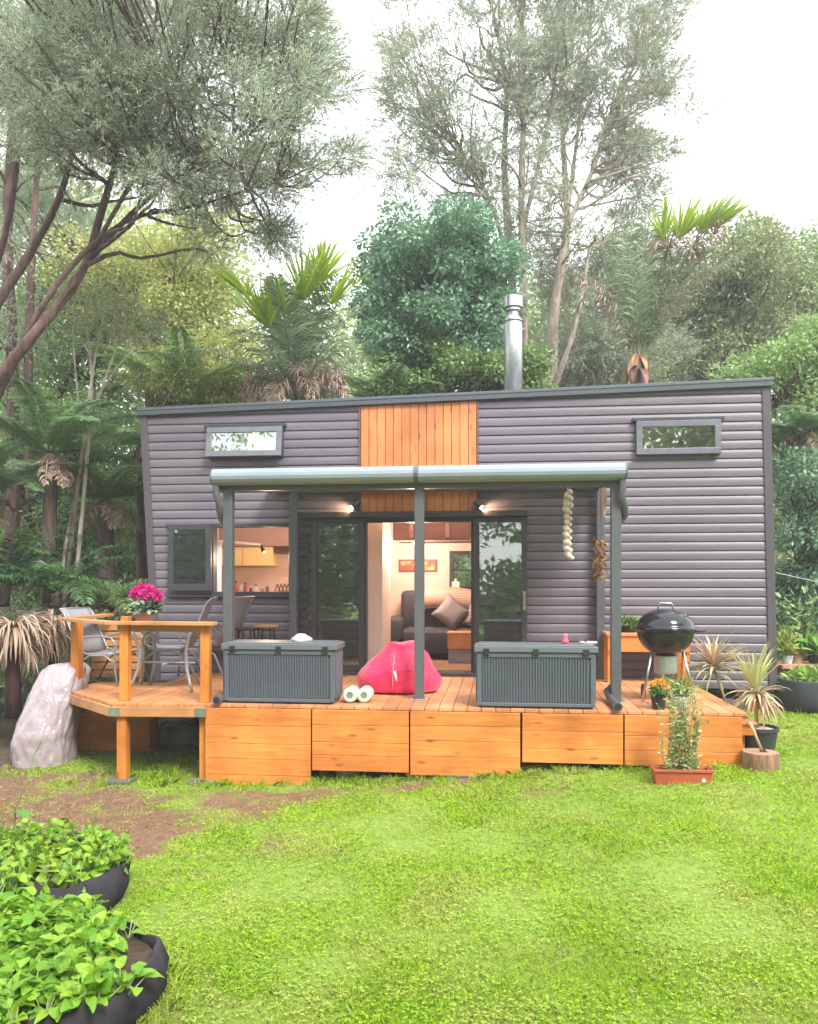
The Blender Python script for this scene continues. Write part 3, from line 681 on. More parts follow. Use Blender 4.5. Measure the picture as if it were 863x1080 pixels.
for i in range(k + 1):
    row = []
    for (yy, zz) in ((-.075, -.02), (-.07, .14), (-.05, .26), (.05, .29), (.2, .3), (.4, .28), (.44, .1)):
        row.append((i / k * 1.5, yy + .015 * math.sin(i * 1.3), zz + .012 * math.sin(i * 1.1 + yy * 8) + .03 * math.sin(i * .5)))
    L_.append(row)
mb = MB(); mb.add([p for r_ in L_ for p in r_], [(i * 7 + j, (i + 1) * 7 + j, (i + 1) * 7 + j + 1, i * 7 + j + 1) for i in range(k) for j in range(6)]); mb.build('cloth', m, th, smooth=True, solid=.02)
# chest in front of the sofa
X = hx(472, FAC + .95); t = hthing('drawer_chest', 'low pine drawer chest with a grey base in front of the sofa', 'chest', X, FAC + .95, .86); mb = MB(); mb.box(0, 0, .2, .75, .38, .42); mb.build('drawer', M['rail'], t, bevel=.012); mb = MB(); mb.box(.01, .01, 0, .74, .37, .199); mb.build('base', mat('grey carcass', (.22, .22, .25), .6), t, bevel=.004)
mb = MB(); mb.box(-.012, -.012, .421, .762, .392, .44); mb.build('top', M['rail'], t, bevel=.005)
t = hthing('tissue_box', 'small white box on the rear window ledge', 'box', hx(481, DB - .06), DB - .07, WB[2] + .002); mb = MB(); mb.box(-.06, -.04, 0, .06, .04, .13); mb.build('carton', M['white'], t, bevel=.006); mb = MB(); mb.lathe([(.03, .131), (.02, .15), (.028, .17), (.0, .175)], 8, wob=.2); mb.build('tissue', M['white'], t, smooth=True)
# kitchen
m_yel = mat('pale yellow cupboard', (.78, .60, .28), .5, 0, .04)
DK = DB
t = hthing('wall_cupboard', 'pale yellow wall cupboard glowing under the kitchen lamp', 'cupboard', hx(247, DK - .3), DK - .32, hz(265, 597, DK - .3)); W_ = hx(288, DK - .3) - hx(247, DK - .3)
mb = MB(); mb.box(-.35, .0, 0, W_, .31, .31); mb.build('carcass', m_yel, t, bevel=.003)
for i in range(2): mb = MB(); a = -.34 + i * (W_ + .35) / 2; mb.box(a, -.02, .01, a + (W_ + .35) / 2 - .01, -.001, .30); mb.build('door', m_yel, t, bevel=.003)
mb = MB(); zz_ = hz(265, 576, DK - .35); mb.box(xa + .13, DK - .36, zz_, xa + 2.9, DK, 4.29); mb.build('bulkhead', mat('dusky bulkhead', (.34, .22, .20), .6, 0, .05), house)
t = hthing('kitchen_shelf', 'small dark shelf beside the yellow cupboard', 'shelf', hx(291, DK - .3), DK - .3, hz(298, 584, DK - .3)); mb = MB(); mb.box(0, 0, 0, .5, .29, .04); mb.build('board', M['brown'], t, bevel=.003)  # plain brown shelf board, with a box standing on it
mb = MB(); mb.box(0, .02, .041, .5, .29, .14); mb.build('box', M['brown'], t, bevel=.003)
# counter under the window
cz = hz(265, 626, FAC + .25); t = hthing('kitchen_counter', 'kitchen counter just inside the open servery window', 'counter', xa + .25, FAC + .11, .86); cw = hx(312, FAC + .2) - xa - .25
mb = MB(); mb.box(0, 0, cz - .86 - .04, cw, .5, cz - .86); mb.build('top', wood('bench top', (.4, .25, .15), 'x', .4, False), t, bevel=.004); mb = MB(); mb.box(.02, .02, 0, cw - .02, .46, cz - .905); mb.build('cabinet', M['white'], t)
t2 = hthing('kitchen_bench', 'long kitchen bench along the rear wall', 'counter', xa + .25, DK - .62, .86); mb = MB(); mb.box(0, 0, .88, 2.4, .6, .92); mb.build('top', wood('bench top b', (.4, .25, .15), 'x', .4, False), t2, bevel=.004); mb = MB(); mb.box(.02, .03, 0, 2.38, .6, .879); mb.build('cabinet', M['white'], t2)
cols = [(.5, .05, .04), (.6, .5, .45), (.45, .08, .06), (.2, .06, .04), (.7, .6, .5), (.5, .2, .08), (.25, .1, .12)]
names = ['tall red spice bottle', 'white capped jar', 'dark red sauce bottle', 'short brown jar', 'cream canister', 'orange spice jar', 'plum coloured jar']
spots = [249, 254, 259, 264, 270, 276, 282]
for i, px in enumerate(spots):
    X = hx(px, FAC + .2); h = [.17, .12, .15, .1, .12, .09, .1][i]; t = hthing('jar', names[i] + ' on the sill of the servery window', 'jar', X, FAC + .2 + .02 * (i % 2), cz, group='jars along the servery window')
    mb = MB(); mb.lathe([(.022, 0), (.026, .01), (.026, h * .65), (.014, h * .8), (.014, h * .86)], 14); mb.build('body', mat('jar colour %s' % names[i], cols[i], .3), t, smooth=True)
    mb = MB(); mb.lathe([(.017, h * .86), (.017, h), (.001, h)], 12); mb.build('lid', M['white'] if i % 2 else M['black'], t)
X = hx(295, FAC + .25); t = hthing('plate_rack', 'small wooden peaked rack at the right end of the servery sill', 'rack', X, FAC + .26, cz); mb = MB()
for i in range(4): mb.bar((-.08 + i * .05, 0, 0), (-.03 + i * .05, 0, .13), .012, .012); mb.bar((-.03 + i * .05, 0, .13), (.02 + i * .05, 0, 0), .012, .012)
mb.build('slats', M['brown'], t)
t = hthing('chopping_board', 'tall pale board leaning at the left edge of the servery opening', 'board', hx(231, FAC + .2), FAC + .16, cz); mb = MB(); mb.box(-.045, 0, 0, .045, .02, .72); mb.build('board', M['white'], t, bevel=.006)
# white track lamp across the opening
za = hz(230, 572, FAC + .5); t = hthing('track_lamp', 'white ceiling rail with a small black spot lamp in the kitchen', 'lamp', hx(250, FAC + .5), FAC + .5, za)
mb = MB(); a = hx(230, FAC + .5) - hx(250, FAC + .5); c2 = hx(270, FAC + .5) - hx(250, FAC + .5); mb.bar((a, 0, .02), (c2, .25, -.02), .025, .03); mb.bar((a, 0, .02), (a, 0, 4.3 - za), .012, .012); mb.build('rail', M['white'], t)
mb = MB(); mb.tube([(c2, .25, -.02), (c2 + .01, .25, -.07), (c2 + .05, .22, -.12)], [.012, .02, .035], 12); mb.build('shade', M['black'], t, smooth=True)
def lamp(par, loc, e, col, size=.08):
    lt = bpy.data.lights.new('lamp light', 'POINT'); lt.energy = e; lt.color = col; lt.shadow_soft_size = size; lo = bpy.data.objects.new('bulb', lt); COL.objects.link(lo); lo.parent = par; lo.location = loc
lamp(t, (c2 + .1, .3, -.22), 7, (1, .68, .42))
for px, dd, lab, e in ((440, 1.0, 'round white ceiling light over the sofa', 38), (270, 1.3, 'round white ceiling light over the kitchen', 22)):
    zc = 2.60 if px == 440 else 4.28; dd = 1.55 if px == 440 else dd
    t = hthing('ceiling_light', lab, 'ceiling light', hx(px, FAC + dd), FAC + dd, zc, group='ceiling lights'); mb = MB(); mb.lathe([(.09, 0), (.09, -.015), (.07, -.02)], 20); mb.build('rim', M['white'], t); mb = MB(); mb.lathe([(.07, -.021), (.001, -.022)], 20); mb.build('lens', emit('warm lens', (1, .8, .6), 3), t); lamp(t, (0, -.1, -.12), e * (.5 if px == 440 else .5), (1, .74, .55), .1)
t = hthing('ceiling_light', 'round white ceiling light just inside the sliding doors', 'ceiling light', hx(450, FAC + .6), FAC + .6, 4.28, group='ceiling lights'); mb = MB(); mb.lathe([(.09, 0), (.09, -.015), (.07, -.02)], 20); mb.build('rim', M['white'], t); mb = MB(); mb.lathe([(.07, -.021), (.001, -.022)], 20); mb.build('lens', emit('warm lens b', (1, .8, .6), 3), t); lamp(t, (0, 0, -.12), 46, (1, .76, .6), .1)

# ------------------------------------------------------------------ flue
Yf = FAC + 1.3; X = hx(541.5, Yf); zb = hz(541, 414, Yf); s = hY(541, Yf) / FPX
fl = hthing('flue', 'shiny steel chimney flue with a cowl on the roof', 'chimney', X, Yf, zt(X))
f0 = hz(541, 414, Yf) - zt(X); 
mb = MB(); r = 9.5 * s; H = 414 * s; top = lambda py: hz(541, py, Yf) - zt(X)
mb.lathe([(r, .0), (r, top(342)), (r * .96, top(341)), (r * .98, top(338))], 28); mb.build('pipe', M['zinc'], fl, smooth=True)
mb = MB(); mb.lathe([(r * 1.05, top(340)), (r * 1.08, top(338.5)), (r * .55, top(333)), (r * .55, top(328)), (r * .5, top(326))], 28); mb.build('collar', M['chrome'], fl, smooth=True)
mb = MB(); mb.lathe([(r * .98, top(325)), (r * 1.08, top(325)), (r * 1.08, top(314)), (r * .8, top(312.5)), (.001, top(312))], 28); mb.lathe([(r * .8, top(325.5)), (r * .8, top(328)), (r * .5, top(329))], 28); mb.build('cowl', M['chrome'], fl)
mb = MB(); mb.lathe([(r * 1.7, -.0), (r * 1.6, .02), (r * 1.02, .05)], 24); mb.build('flashing', M['trim'], fl)
# ------------------------------------------------------------------ deck
deck = thing('deck', 'orange stained pine deck with board skirts along the front of the house', 'deck', tuple(HO), -TH)
LX = hx(218, 0); A_ = deckpt(119, 741.5); Lp = deckpt(71, 727.5); Rf = (hx(782, 0), 0.0); Rb = (Rf[0] + .06, FAC - .03)
BL = deckpt(95, 719); xmin = Lp[0]
def front(x):
    if x < A_[0]: return Lp[1] + (x - Lp[0]) / (A_[0] - Lp[0]) * (A_[1] - Lp[1])
    if x < LX: return A_[1] + (x - A_[0]) / (LX - A_[0]) * (0 - A_[1])
    return 0.0
def backl(x): return BL[1] + .02 if x < BL[0] + .9 else FAC - .03
mb = MB(); x = xmin; w = .138
while x < Rb[0] - .02:
    x1 = min(x + w, Rb[0]); f0_, f1_ = front(x), front(x1); bk = backl(x); h = rnd(0, .002)
    pts = [(x, f0_ - .012, DZ - .03), (x1 - .006, f1_ - .012, DZ - .03), (x1 - .006, bk, DZ - .03), (x, bk, DZ - .03)]
    mb.prism(pts, (0, 0, .03 + h)); x += w
mb.build('decking', M['deck'], deck, bevel=.003)
# joists and bearers
mb = MB()
for i in range(9): xx = LX + .1 + i * .62; mb.box(xx, .05, DZ - .17, xx + .045, FAC - .1, DZ - .032)
mb.box(LX, .9, DZ - .3, Rf[0] - .05, .99, DZ - .172); mb.build('joists', M['post'], deck)
# skirt panels
panels = [(218, 329, 830), (330, 432, 813), (433, 549, 818), (550.5, 657, 804.5), (658, 782, 808)]
for p0, p1, pb in panels:
    mb = MB(); x0, x1 = hx(p0, 0) + .003, hx(p1, 0) - .003; zt_ = DZ - .034; zb = hz((p0 + p1) / 2, pb, 0); k = max(3, round((zt_ - zb) / .165)); hh = [rnd(.8, 1.2) for _ in range(k)]; S_ = sum(hh); z = zt_
    for q in hh: dz_ = (zt_ - zb) * q / S_; mb.box(x0, -.042 - rnd(0, .003), z - dz_ + .003, x1, -.012, z); z -= dz_
    mb.build('skirt_panel', M['skirt'], deck, bevel=.004)
mb = MB(); zb = hz(782, 808, 0); z = DZ - .034
for i in range(3): mb.box(Rf[0] - .03, -.008, z - .165, Rf[0] - .002, FAC - .3, z - .003); z -= .168
mb.build('side_skirt', wood('stained pine deep', (.66, .27, .055), 'y', .5), deck, bevel=.004)
# left wing fascia, brackets, posts and pads
def fascia(a, b2, nm='fascia'):
    mb = MB(); d = (Vector((*b2, 0)) - Vector((*a, 0))).normalized(); nrm_ = Vector((d.y, -d.x, 0)) * .02
    mb.bar(Vector((a[0], a[1], DZ - .082)) + nrm_, Vector((b2[0], b2[1], DZ - .082)) + nrm_, .03, .10); return mb.build(nm, M['rail'], deck, bevel=.004)
fascia(Lp, (A_[0] - .01, A_[1])); fascia(A_, (LX - .005, .0)); fascia((Lp[0], BL[1]), (Lp[0], Lp[1]))
mb = MB(); mb.box(A_[0] - .02, A_[1] - .045, DZ - .125, A_[0] + .09, A_[1] - .036, DZ - .04); mb.build('bracket', M['zinc'], deck)
mb = MB(); mb.box(LX - .10, -.06, DZ - .125, LX + .015, -.048, DZ - .035); mb.build('bracket', M['zinc'], deck)
def post(px, d, z0, z1, w=.09):
    X = hx(px, d); mb = MB(); mb.box(X - w / 2, d, z0, X + w / 2, d + w, z1); return mb.build('post', M['post'], deck, bevel=.005)
def pad(px, d, z, w=.3):
    X = hx(px, d); mb = MB(); mb.box(X - w / 2, d - .1, z - .06, X + w / 2, d + w - .12, z + .03); mb.build('paver', M['concrete'], deck, bevel=.01)
dA = A_[1] + .012
post(128, dA, gz(-3, 8.1) + .02, DZ - .035, .1); pad(127, dA, .0, .27)
post(214, .03, .02, DZ - .035, .075); pad(216, 0, .0, .32)
post(162, 1.35, 0, DZ - .035, .07); post(78, 1.1, -.02, .2, .07)
post(341, .2, 0, DZ - .2, .08); post(440, .2, 0, DZ - .2, .08); post(540, .2, 0.1, DZ - .2, .08); post(663, .1, .1, DZ - .17, .06); pad(656, .0, .2, .26); post(770, .2, .15, DZ - .2, .08); pad(487, .05, .13, .3)
mb = MB(); 
x0, x1 = hx(73, 1.2), hx(158, 1.2)
for i in range(2): mb.box(x0, 1.2, .04 + i * .355, x1, 1.225, .39 + i * .355)
mb.build('end_panel', M['skirt'], deck, bevel=.003)
# side step at the right end
st = [(Rf[0] + .02, .25), (Rf[0] + .34, .25), (Rf[0] + .34, 1.9), (Rf[0] + .02, 1.9)]
mb = MB(); 
for i in range(2): a = Rf[0] + .012 + i * .10; mb.box(a, .2, DZ - .15, a + .094, 1.9, DZ - .12)
mb.build('step_tread', M['deck'], deck, bevel=.004)
mb = MB(); mb.box(Rf[0] + .012, .22, DZ - .25, Rf[0] + .20, .25, DZ - .152); mb.box(Rf[0] + .17, .252, DZ - .25, Rf[0] + .20, 1.88, DZ - .152); mb.box(Rf[0] + .05, .3, .2, Rf[0] + .12, .37, DZ - .152); mb.box(Rf[0] + .05, 1.7, .2, Rf[0] + .12, 1.77, DZ - .152)
mb.build('step_frame', M['post'], deck, bevel=.004)
# railing of the left wing
RZ = hz(165, 655.5, .03)
rl = thing('railing', 'flat topped orange timber railing round the left wing of the deck', 'railing', tuple(HO), -TH)
def rpost(px, pt, par=rl, w=.09):
    mb = MB(); mb.box(pt[0] - w / 2, pt[1] - w / 2, DZ + .003, pt[0] + w / 2, pt[1] + w / 2, RZ - .03); mb.build('post', M['post'], par, bevel=.005)
rpost(0, (hx(130.5, .07), .11)); rpost(0, (hx(217, .07), .08)); rpost(0, (Lp[0] + .10, Lp[1] + .03), w=.1)
rb = deckpt(130, 719); back_pt = (hx(132, 1.75), 1.78)
rpost(0, back_pt, w=.1)
def cap(a, b2, w=.13, z=RZ): 
    mb = MB(); mb.bar((a[0], a[1], z - .018), (b2[0], b2[1], z - .018), w, .036); return mb.build('top_rail', M['rail'], rl, bevel=.005)
cap((hx(116, .05) , .05), (hx(227, .02), .02)); cap((hx(117.5, .08), .075), (Lp[0] - .02, Lp[1] - .02), z=RZ - .002); cap((Lp[0] + .01, Lp[1] - .05), (back_pt[0] - .25, back_pt[1] + .04), z=RZ + .002)
mb = MB(); mb.bar((hx(124, .12), .13, RZ - .075), (hx(215, .1), .1, RZ - .075), .03, .07)
mb.build('under_rail', M['rail'], rl, bevel=.003)
# slatted screen
sa = hx(96, 1.85); sb = hx(151, 1.95); sc = thing('slat_screen', 'orange screen of horizontal timber slats behind the outdoor table', 'screen', tuple(HW(sa, 1.86, DZ)), -TH)
mb = MB(); 
for i in range(7): z = .02 + i * .098; mb.box(0, 0, z, sb - sa, .022, z + .078)
mb.build('slats', M['rail'], sc, bevel=.003)
mb = MB()
for q in (.02, (sb - sa) * .5, sb - sa - .08): mb.box(q, .024, .002, q + .07, .08, .71)
mb.build('battens', M['post'], sc, bevel=.003)

# ------------------------------------------------------------------ patio roof
pg = thing('patio_roof', 'grey steel patio roof on posts with a pale gutter along its front', 'patio roof', tuple(HO), -TH)
GF = .33; gx0, gx1 = hx(222, GF), hx(661.5, GF); g1, g0 = hz(441, 490, GF), hz(441, 508, GF); gh = g1 - g0
mb = MB(); prof = []; 
for i in range(9): a = math.pi / 2 + math.pi * i / 8; prof.append((GF + .09 + .09 * math.cos(a) * 1.05, g0 + gh / 2 + gh / 2 * math.sin(a)))
prof += [(GF + .13, g0), (GF + .13, g1)]
mb.prism([(gx0, y, z) for y, z in prof], (gx1 - gx0, 0, 0)); mb.build('gutter', M['gutter'], pg, bevel=.004)
mb = MB(); 
for xx in (gx0 - .006, gx1 - .006): mb.prism([(xx, y - .004, z) for y, z in prof], (.012, 0, 0))
xx = hx(436, GF); mb.prism([(xx, y - .006, z) for y, z in prof], (.05, 0, 0))
mb.build('gutter_clip', M['steelpost'], pg)
bz1 = g0 + .03; bz0 = hz(441, 515.5, .5)
mb = MB(); mb.box(gx0 + .04, .47, bz0, gx1 - .04, .535, bz1); mb.build('front_beam', M['steelpost'], pg, bevel=.004)
rz = hz(441, 513, FAC - .1) + .0
mb = MB()
for px in (226, 330, 441, 555, 656):
    a = hx(px, .5); zf = bz0 + .04; mb.add(*[( [Vector(p) for p in [(a - .02, .536, zf - .03), (a + .02, .536, zf - .03), (a + .02, FAC - .03, rz - .05), (a - .02, FAC - .03, rz - .05), (a - .02, .536, zf + .03), (a + .02, .536, zf + .03), (a + .02, FAC - .03, rz + .01), (a - .02, FAC - .03, rz + .01)]]), [(3, 2, 1, 0), (4, 5, 6, 7), (0, 1, 5, 4), (1, 2, 6, 5), (2, 3, 7, 6), (3, 0, 4, 7)]][0:2])
mb.build('rafter', M['steelpost'], pg)
mb = MB(); mb.box(gx0 + .05, FAC - .09, rz - .06, gx1 - .05, FAC - .032, rz + .0); mb.build('wall_plate', M['steelpost'], pg, bevel=.004)
m, n, b = newmat('tinted polycarbonate'); t_ = n.nodes.new('ShaderNodeBsdfTransparent'); t_.inputs[0].default_value = (.55, .58, .58, 1); b.inputs['Base Color'].default_value = (.3, .33, .34, 1); b.inputs['Roughness'].default_value = .3
s_ = n.nodes.new('ShaderNodeMixShader'); s_.inputs[0].default_value = .75; lk(n, b.outputs[0], s_.inputs[1]); lk(n, t_.outputs[0], s_.inputs[2]); lk(n, s_.outputs[0], n.nodes['Material Output'].inputs[0])
mb = MB(); zf = bz0 + .10; mb.add([(gx0 + .03, .47, zf), (gx1 - .03, .47, zf), (gx1 - .03, FAC - .04, rz + .045), (gx0 + .03, FAC - .04, rz + .045), (gx0 + .03, .47, zf + .01), (gx1 - .03, .47, zf + .01), (gx1 - .03, FAC - .04, rz + .055), (gx0 + .03, FAC - .04, rz + .055)], [(3, 2, 1, 0), (4, 5, 6, 7), (0, 1, 5, 4), (1, 2, 6, 5), (2, 3, 7, 6), (3, 0, 4, 7)])
mb.build('roof_sheet', m, pg)
for px, lab in ((241.5, None), (442.5, None), (649.5, None)):
    X = hx(px, .52); mb = MB(); mb.box(X - .05, .472, DZ + .012, X + .05, .572, bz0 + .005); p = mb.build('post', M['steelpost'], pg, bevel=.008)
    mb = MB(); mb.box(X - .10, .435, DZ + .003, X + .10, .61, DZ + .014)
    for sx in (-.075, .075):
        for sy in (.455, .588): mb.tube([(X + sx, sy, DZ + .014), (X + sx, sy, DZ + .03)], .01, 6)
    mb.build('base_plate', M['zinc'], p, bevel=.002)
for px in (309.5, 633.5):
    X = hx(px, FAC - .15); mb = MB(); mb.box(X - .05, FAC - .18, DZ + .003, X + .05, FAC - .08, rz - .06); mb.build('post', M['steelpost'], pg, bevel=.006)
for pxs, s in (((228, 232, 240.5), 1), ((657, 654.5, 650), -1)):
    X0_, X1_ = hx(pxs[0], .41), hx(pxs[2], .5) ; q = g0; XE = hx(228.5 if s > 0 else 652, -.06)
    mb = MB(); mb.tube([(X0_, .41, q + .02), (X0_, .41, q - .10), (X0_ + s * .02, .42, q - .14), (X1_ - s * .08, .47, hz(240, 538, .45)), (X1_ - s * .095, .56, hz(240, 546, .45)), (X1_ - s * .03, .615, hz(240, 556, .45)), (X1_ - s * .01, .615, hz(240, 575, .45)), (X1_ - s * .01, .615, DZ + .2), ((X1_ + XE) / 2 - (.03 if s > 0 else .05), .60, DZ + .1), (XE, .50, DZ + .055), (XE, .3, DZ + .05), (XE, -.05, DZ + .045)], .036, 12, caps=False)
    dp = mb.build('downpipe', M['steelpost'], pg, smooth=True)
    mb = MB(); mb.tube([(XE, .0, DZ + .047), (XE, -.06, DZ + .046)], [.043, .043], 14); mb.build('socket', M['steelpost'], dp)
    mb = MB(); mb.tube([(XE, -.0605, DZ + .046), (XE, -.062, DZ + .046)], .032, 14); mb.build('opening', M['black'], dp)  # black disc on the closed pipe end paints its dark hollow

# ------------------------------------------------------------------ hanging things
def hthing2(nm, lab, cat, px, py, Yl, group=None):
    d = Yl; return thing(nm, lab, cat, tuple(HW(hx(px, d), d, hz(px, py, d))), -TH, group)
m_shell = mat('sea shell', (.72, .62, .50), .6, 0, .2, 9)
t = hthing2('shell_garland', 'long cream garland of shells hanging from the patio roof', 'garland', 599, 513, .8); H = 76 * hY(599, .8) / FPX
mb = MB(); mb.tube([(0, 0, 0), (0, 0, -.1), (.005, 0, -H * .5), (.01, 0, -H)], .004, 5); mb.build('cord', M['white'], t)
z = -.06; i = 0
mb = MB()
while z > -H:
    a = i * 2.1; r = rnd(.024, .042); mb.lathe([(.001, -r), (r * .8, -r * .5), (r, 0), (r * .7, r * .6), (.001, r)], 9, c=(.022 * math.cos(a) + (0.02 if z < -H * .9 else 0), .02 * math.sin(a), z), wob=.18); z -= rnd(.018, .03); i += 1
mb.build('shells', m_shell, t, smooth=True)
t = hthing2('wind_chime', 'flat pink driftwood ornament hanging high beside the right post', 'wind chime', 637, 510, .9); mb = MB(); mb.tube([(0, 0, .02), (0, 0, -.05)], .003, 4); mb.build('cord', M['white'], t)
mb = MB(); mb.prism([(-.035, 0, -.05), (.02, 0, -.04), (.035, 0, -.15), (.02, 0, -.33), (-.01, 0, -.36), (-.03, 0, -.2)][::-1], (0, .012, 0)); mb.build('wood', mat('pink driftwood', (.55, .3, .24), .7, 0, .3), t, bevel=.003)
t = hthing2('dried_bouquet', 'string of dried brown and ochre pods hanging beside the right post', 'dried flowers', 634, 568, .9); mb = MB(); mb.tube([(0, 0, .58), (0, 0, 0), (-.02, 0, -.4)], .003, 4); mb.build('cord', M['brown'], t)
m_pod = leafmat('dried pods', (.30, .13, .05), (.62, .40, .16), .15, .7, 6); P = np.array([[0, 0, 0]]) + np.stack([RNG.normal(0, .03, 160) - np.linspace(0, .03, 160), RNG.normal(0, .025, 160), -np.linspace(0, .42, 160)], 1)
arrmesh('pods', diamonds(P, rvec(160) + np.array([0, 0, -.6]), rvec(160), .07, .03), 4, m_pod, t)

# ------------------------------------------------------------------ storage boxes
m_box = mat('slate blue grey resin', (.095, .11, .135), .45, 0, .06, 4, .03)
m_lid = mat('slate resin lid', (.125, .142, .165), .4, 0, .06, 4, .03)
def storage_box():
    t = thing('storage_box', 'dark slate ribbed storage box at the left front of the deck, beside the red beanbag', 'storage box', (0, 0, 0), -TH, 'storage boxes on the front of the deck')
    W_, D_, H_ = 1.17, .43, .61; mb = MB(); h = H_ - .07
    lo, hi = .035, .0
    mb.add([(lo, .03, 0), (W_ - lo, .03, 0), (W_ - lo, D_, 0), (lo, D_, 0), (.012, .015, h), (W_ - .012, .015, h), (W_ - .012, D_, h), (.012, D_, h)], [(3, 2, 1, 0), (4, 5, 6, 7), (0, 1, 5, 4), (1, 2, 6, 5), (2, 3, 7, 6), (3, 0, 4, 7)])
    bd = mb.build('body', m_box, t, bevel=.012)
    mb = MB(); k = 38
    for i in range(k):
        a = .075 + i * (W_ - .15) / k; wq = (W_ - .15) / k * .5
        mb.add([(a, .016, .055), (a + wq, .016, .055), (a + wq, .03, .055), (a, .03, .055), (a, .002, h - .055), (a + wq, .002, h - .055), (a + wq, .02, h - .055), (a, .02, h - .055)], [(3, 2, 1, 0), (4, 5, 6, 7), (0, 1, 5, 4), (1, 2, 6, 5), (2, 3, 7, 6), (3, 0, 4, 7)])
    for i in range(16):
        a = .06 + i * (D_ - .1) / 16; mb.box(W_ - .03, a, .055, W_ - .008, a + .015, h - .055); mb.box(.008, a, .055, .03, a + .015, h - .055)
    mb.build('ribs', m_box, bd, bevel=.002)
    mb = MB()
    for a in (.02, W_ - .065): mb.box(a, .0, .02, a + .045, .03, h - .005)
    mb.box(.06, .002, .015, W_ - .06, .028, .05); mb.box(.03, -.004, h - .05, W_ - .03, .02, h - .002); mb.build('frame', m_box, bd, bevel=.005)
    mb = MB(); mb.box(-.005, -.02, h, W_ + .005, D_ + .01, H_ - .012); mb.box(.03, .012, H_ - .0125, W_ - .03, D_ - .02, H_); mb.build('lid', m_lid, t, bevel=.012)
    for a in (.08, W_ / 2 - .03, W_ - .14): mb = MB(); mb.box(a, -.024, h - .025, a + .06, -.005, h + .035); mb.build('latch', M['black'], t, bevel=.003)
    return t
sb0 = storage_box(); p = deckpt(234.5, 741.5); sb0.location = HW(p[0], p[1], DZ + .004); 
sb1 = copy_tree(sb0); p = deckpt(501, 746.5); sb1.location = HW(p[0], p[1], DZ + .004); sb1['label'] = 'dark slate ribbed storage box on the deck between the middle post and right post'
# things lying on the boxes
t = thing('garden_glove', 'crumpled pale cloth lying on the lid of the left storage box', 'cloth', tuple(HW(hx(318, .3), .26, DZ + .616)), -TH); mb = MB(); mb.lathe([(.09, 0), (.08, .03), (.05, .055), (.03, .075), (.001, .08)], 14, wob=.25, sx=1.2); mb.build('cloth', mat('pale grey cloth', (.45, .45, .45), .9), t, smooth=True)
t = thing('watering_can', 'small pink toy standing on the lid of the right storage box', 'toy', tuple(HW(hx(596, .3), .27, DZ + .616)), -TH); mb = MB(); mb.lathe([(.03, 0), (.035, .03), (.02, .05), (.03, .075), (.018, .095), (.001, .1)], 12); mb.build('body', mat('pink plastic', (.75, .12, .2), .4), t, smooth=True)
t['label'] = 'small pink toy figure standing on the lid of the right storage box'; t.name = 'toy_figure'
t = thing('sandal', 'pale rubber sandal on the lid at the right end of the right storage box', 'sandal', tuple(HW(hx(620, .3), .25, DZ + .616)), -TH); mb = MB(); mb.lathe([(.06, 0), (.065, .012), (.06, .024)], 16, sx=1.4, sy=.6); mb.build('sole', mat('pale rubber', (.5, .42, .42), .6), t); mb = MB(); mb.tube([(-.03, -.035, .02), (-.02, 0, .055), (-.03, .035, .02)], .009, 6); mb.build('strap', M['black'], t)

# ------------------------------------------------------------------ beanbag
m, n, b = newmat('crimson beanbag'); v = coords(n); lk(n, ramp(n, noise(n, v, 3, 4), [(.3, (.66, .008, .07)), (.7, (.86, .02, .13))]), b.inputs['Base Color']); b.inputs['Roughness'].default_value = .45; b.inputs['Sheen Weight'].default_value = .3
bump(n, b, noise(n, v, 7, 5, .6, 1.2), .6, .05); M['bean'] = m
px0, px1 = 369, 462; c0 = deckpt(415, 734); k = hY(415, c0[1]) / FPX
bb = thing('beanbag', 'slumped crimson red beanbag behind the middle post', 'beanbag', tuple(HW(c0[0] + .02, c0[1] + .36, DZ + .003)), -TH)
from mathutils import noise as mn
mb = MB(); NR, NS = 26, 48; vs = []
for i in range(NR + 1):
    f = i / NR; z = f
    for j in range(NS):
        a = 2 * math.pi * j / NS; x_ = math.cos(a); y_ = math.sin(a)
        # outline: two soft lobes with a dip
        ph = f * math.pi / 2; w = max(.03, math.cos(ph)) ** .30 * (.9 + .1 * math.sin(math.pi * min(1, f * 1.8))); X = x_ * w * .485; Yy = y_ * w * .37
        top = .40 + .17 * math.exp(-((X + .06) / .12) ** 2) + .17 * math.exp(-((X - .16) / .10) ** 2) - .10 * max(0, abs(X) - .3) / .19 + .02 * math.sin(X * 23)
        zz = math.sin(ph) ** .85 * top * (1 - .2 * (Yy / .38) ** 2 * f)
        d_ = mn.noise(Vector((X * 4, Yy * 4, zz * 4))) * .04 + .02 * math.sin(9 * a + zz * 14) * (f ** .5) * (1 - f)
        vs.append((X * (1 + d_ * 1.5), Yy * (1 + d_), zz + d_ * f))
fs = [(i * NS + j, i * NS + (j + 1) % NS, (i + 1) * NS + (j + 1) % NS, (i + 1) * NS + j) for i in range(NR) for j in range(NS)] + [tuple(NR * NS + j for j in range(NS)), tuple(range(NS - 1, -1, -1))]
mb.add(vs, fs); mb.build('cover', M['bean'], bb, smooth=True, sub=1)
mb = MB(); mb.tube([(-.03, -.365, .05), (-.025, -.385, .16), (-.02, -.372, .28), (-.015, -.31, .40), (-.01, -.2, .50)], .006, 6); sm = mb.build('seam', mat('pink piping', (.85, .25, .32), .5), bb, smooth=True)
mb = MB(); mb.tube([(.02, -.40, .16), (.012, -.415, .21), (.0, -.405, .27)], .012, 8); mb.build('handle', M['white'], bb, smooth=True)
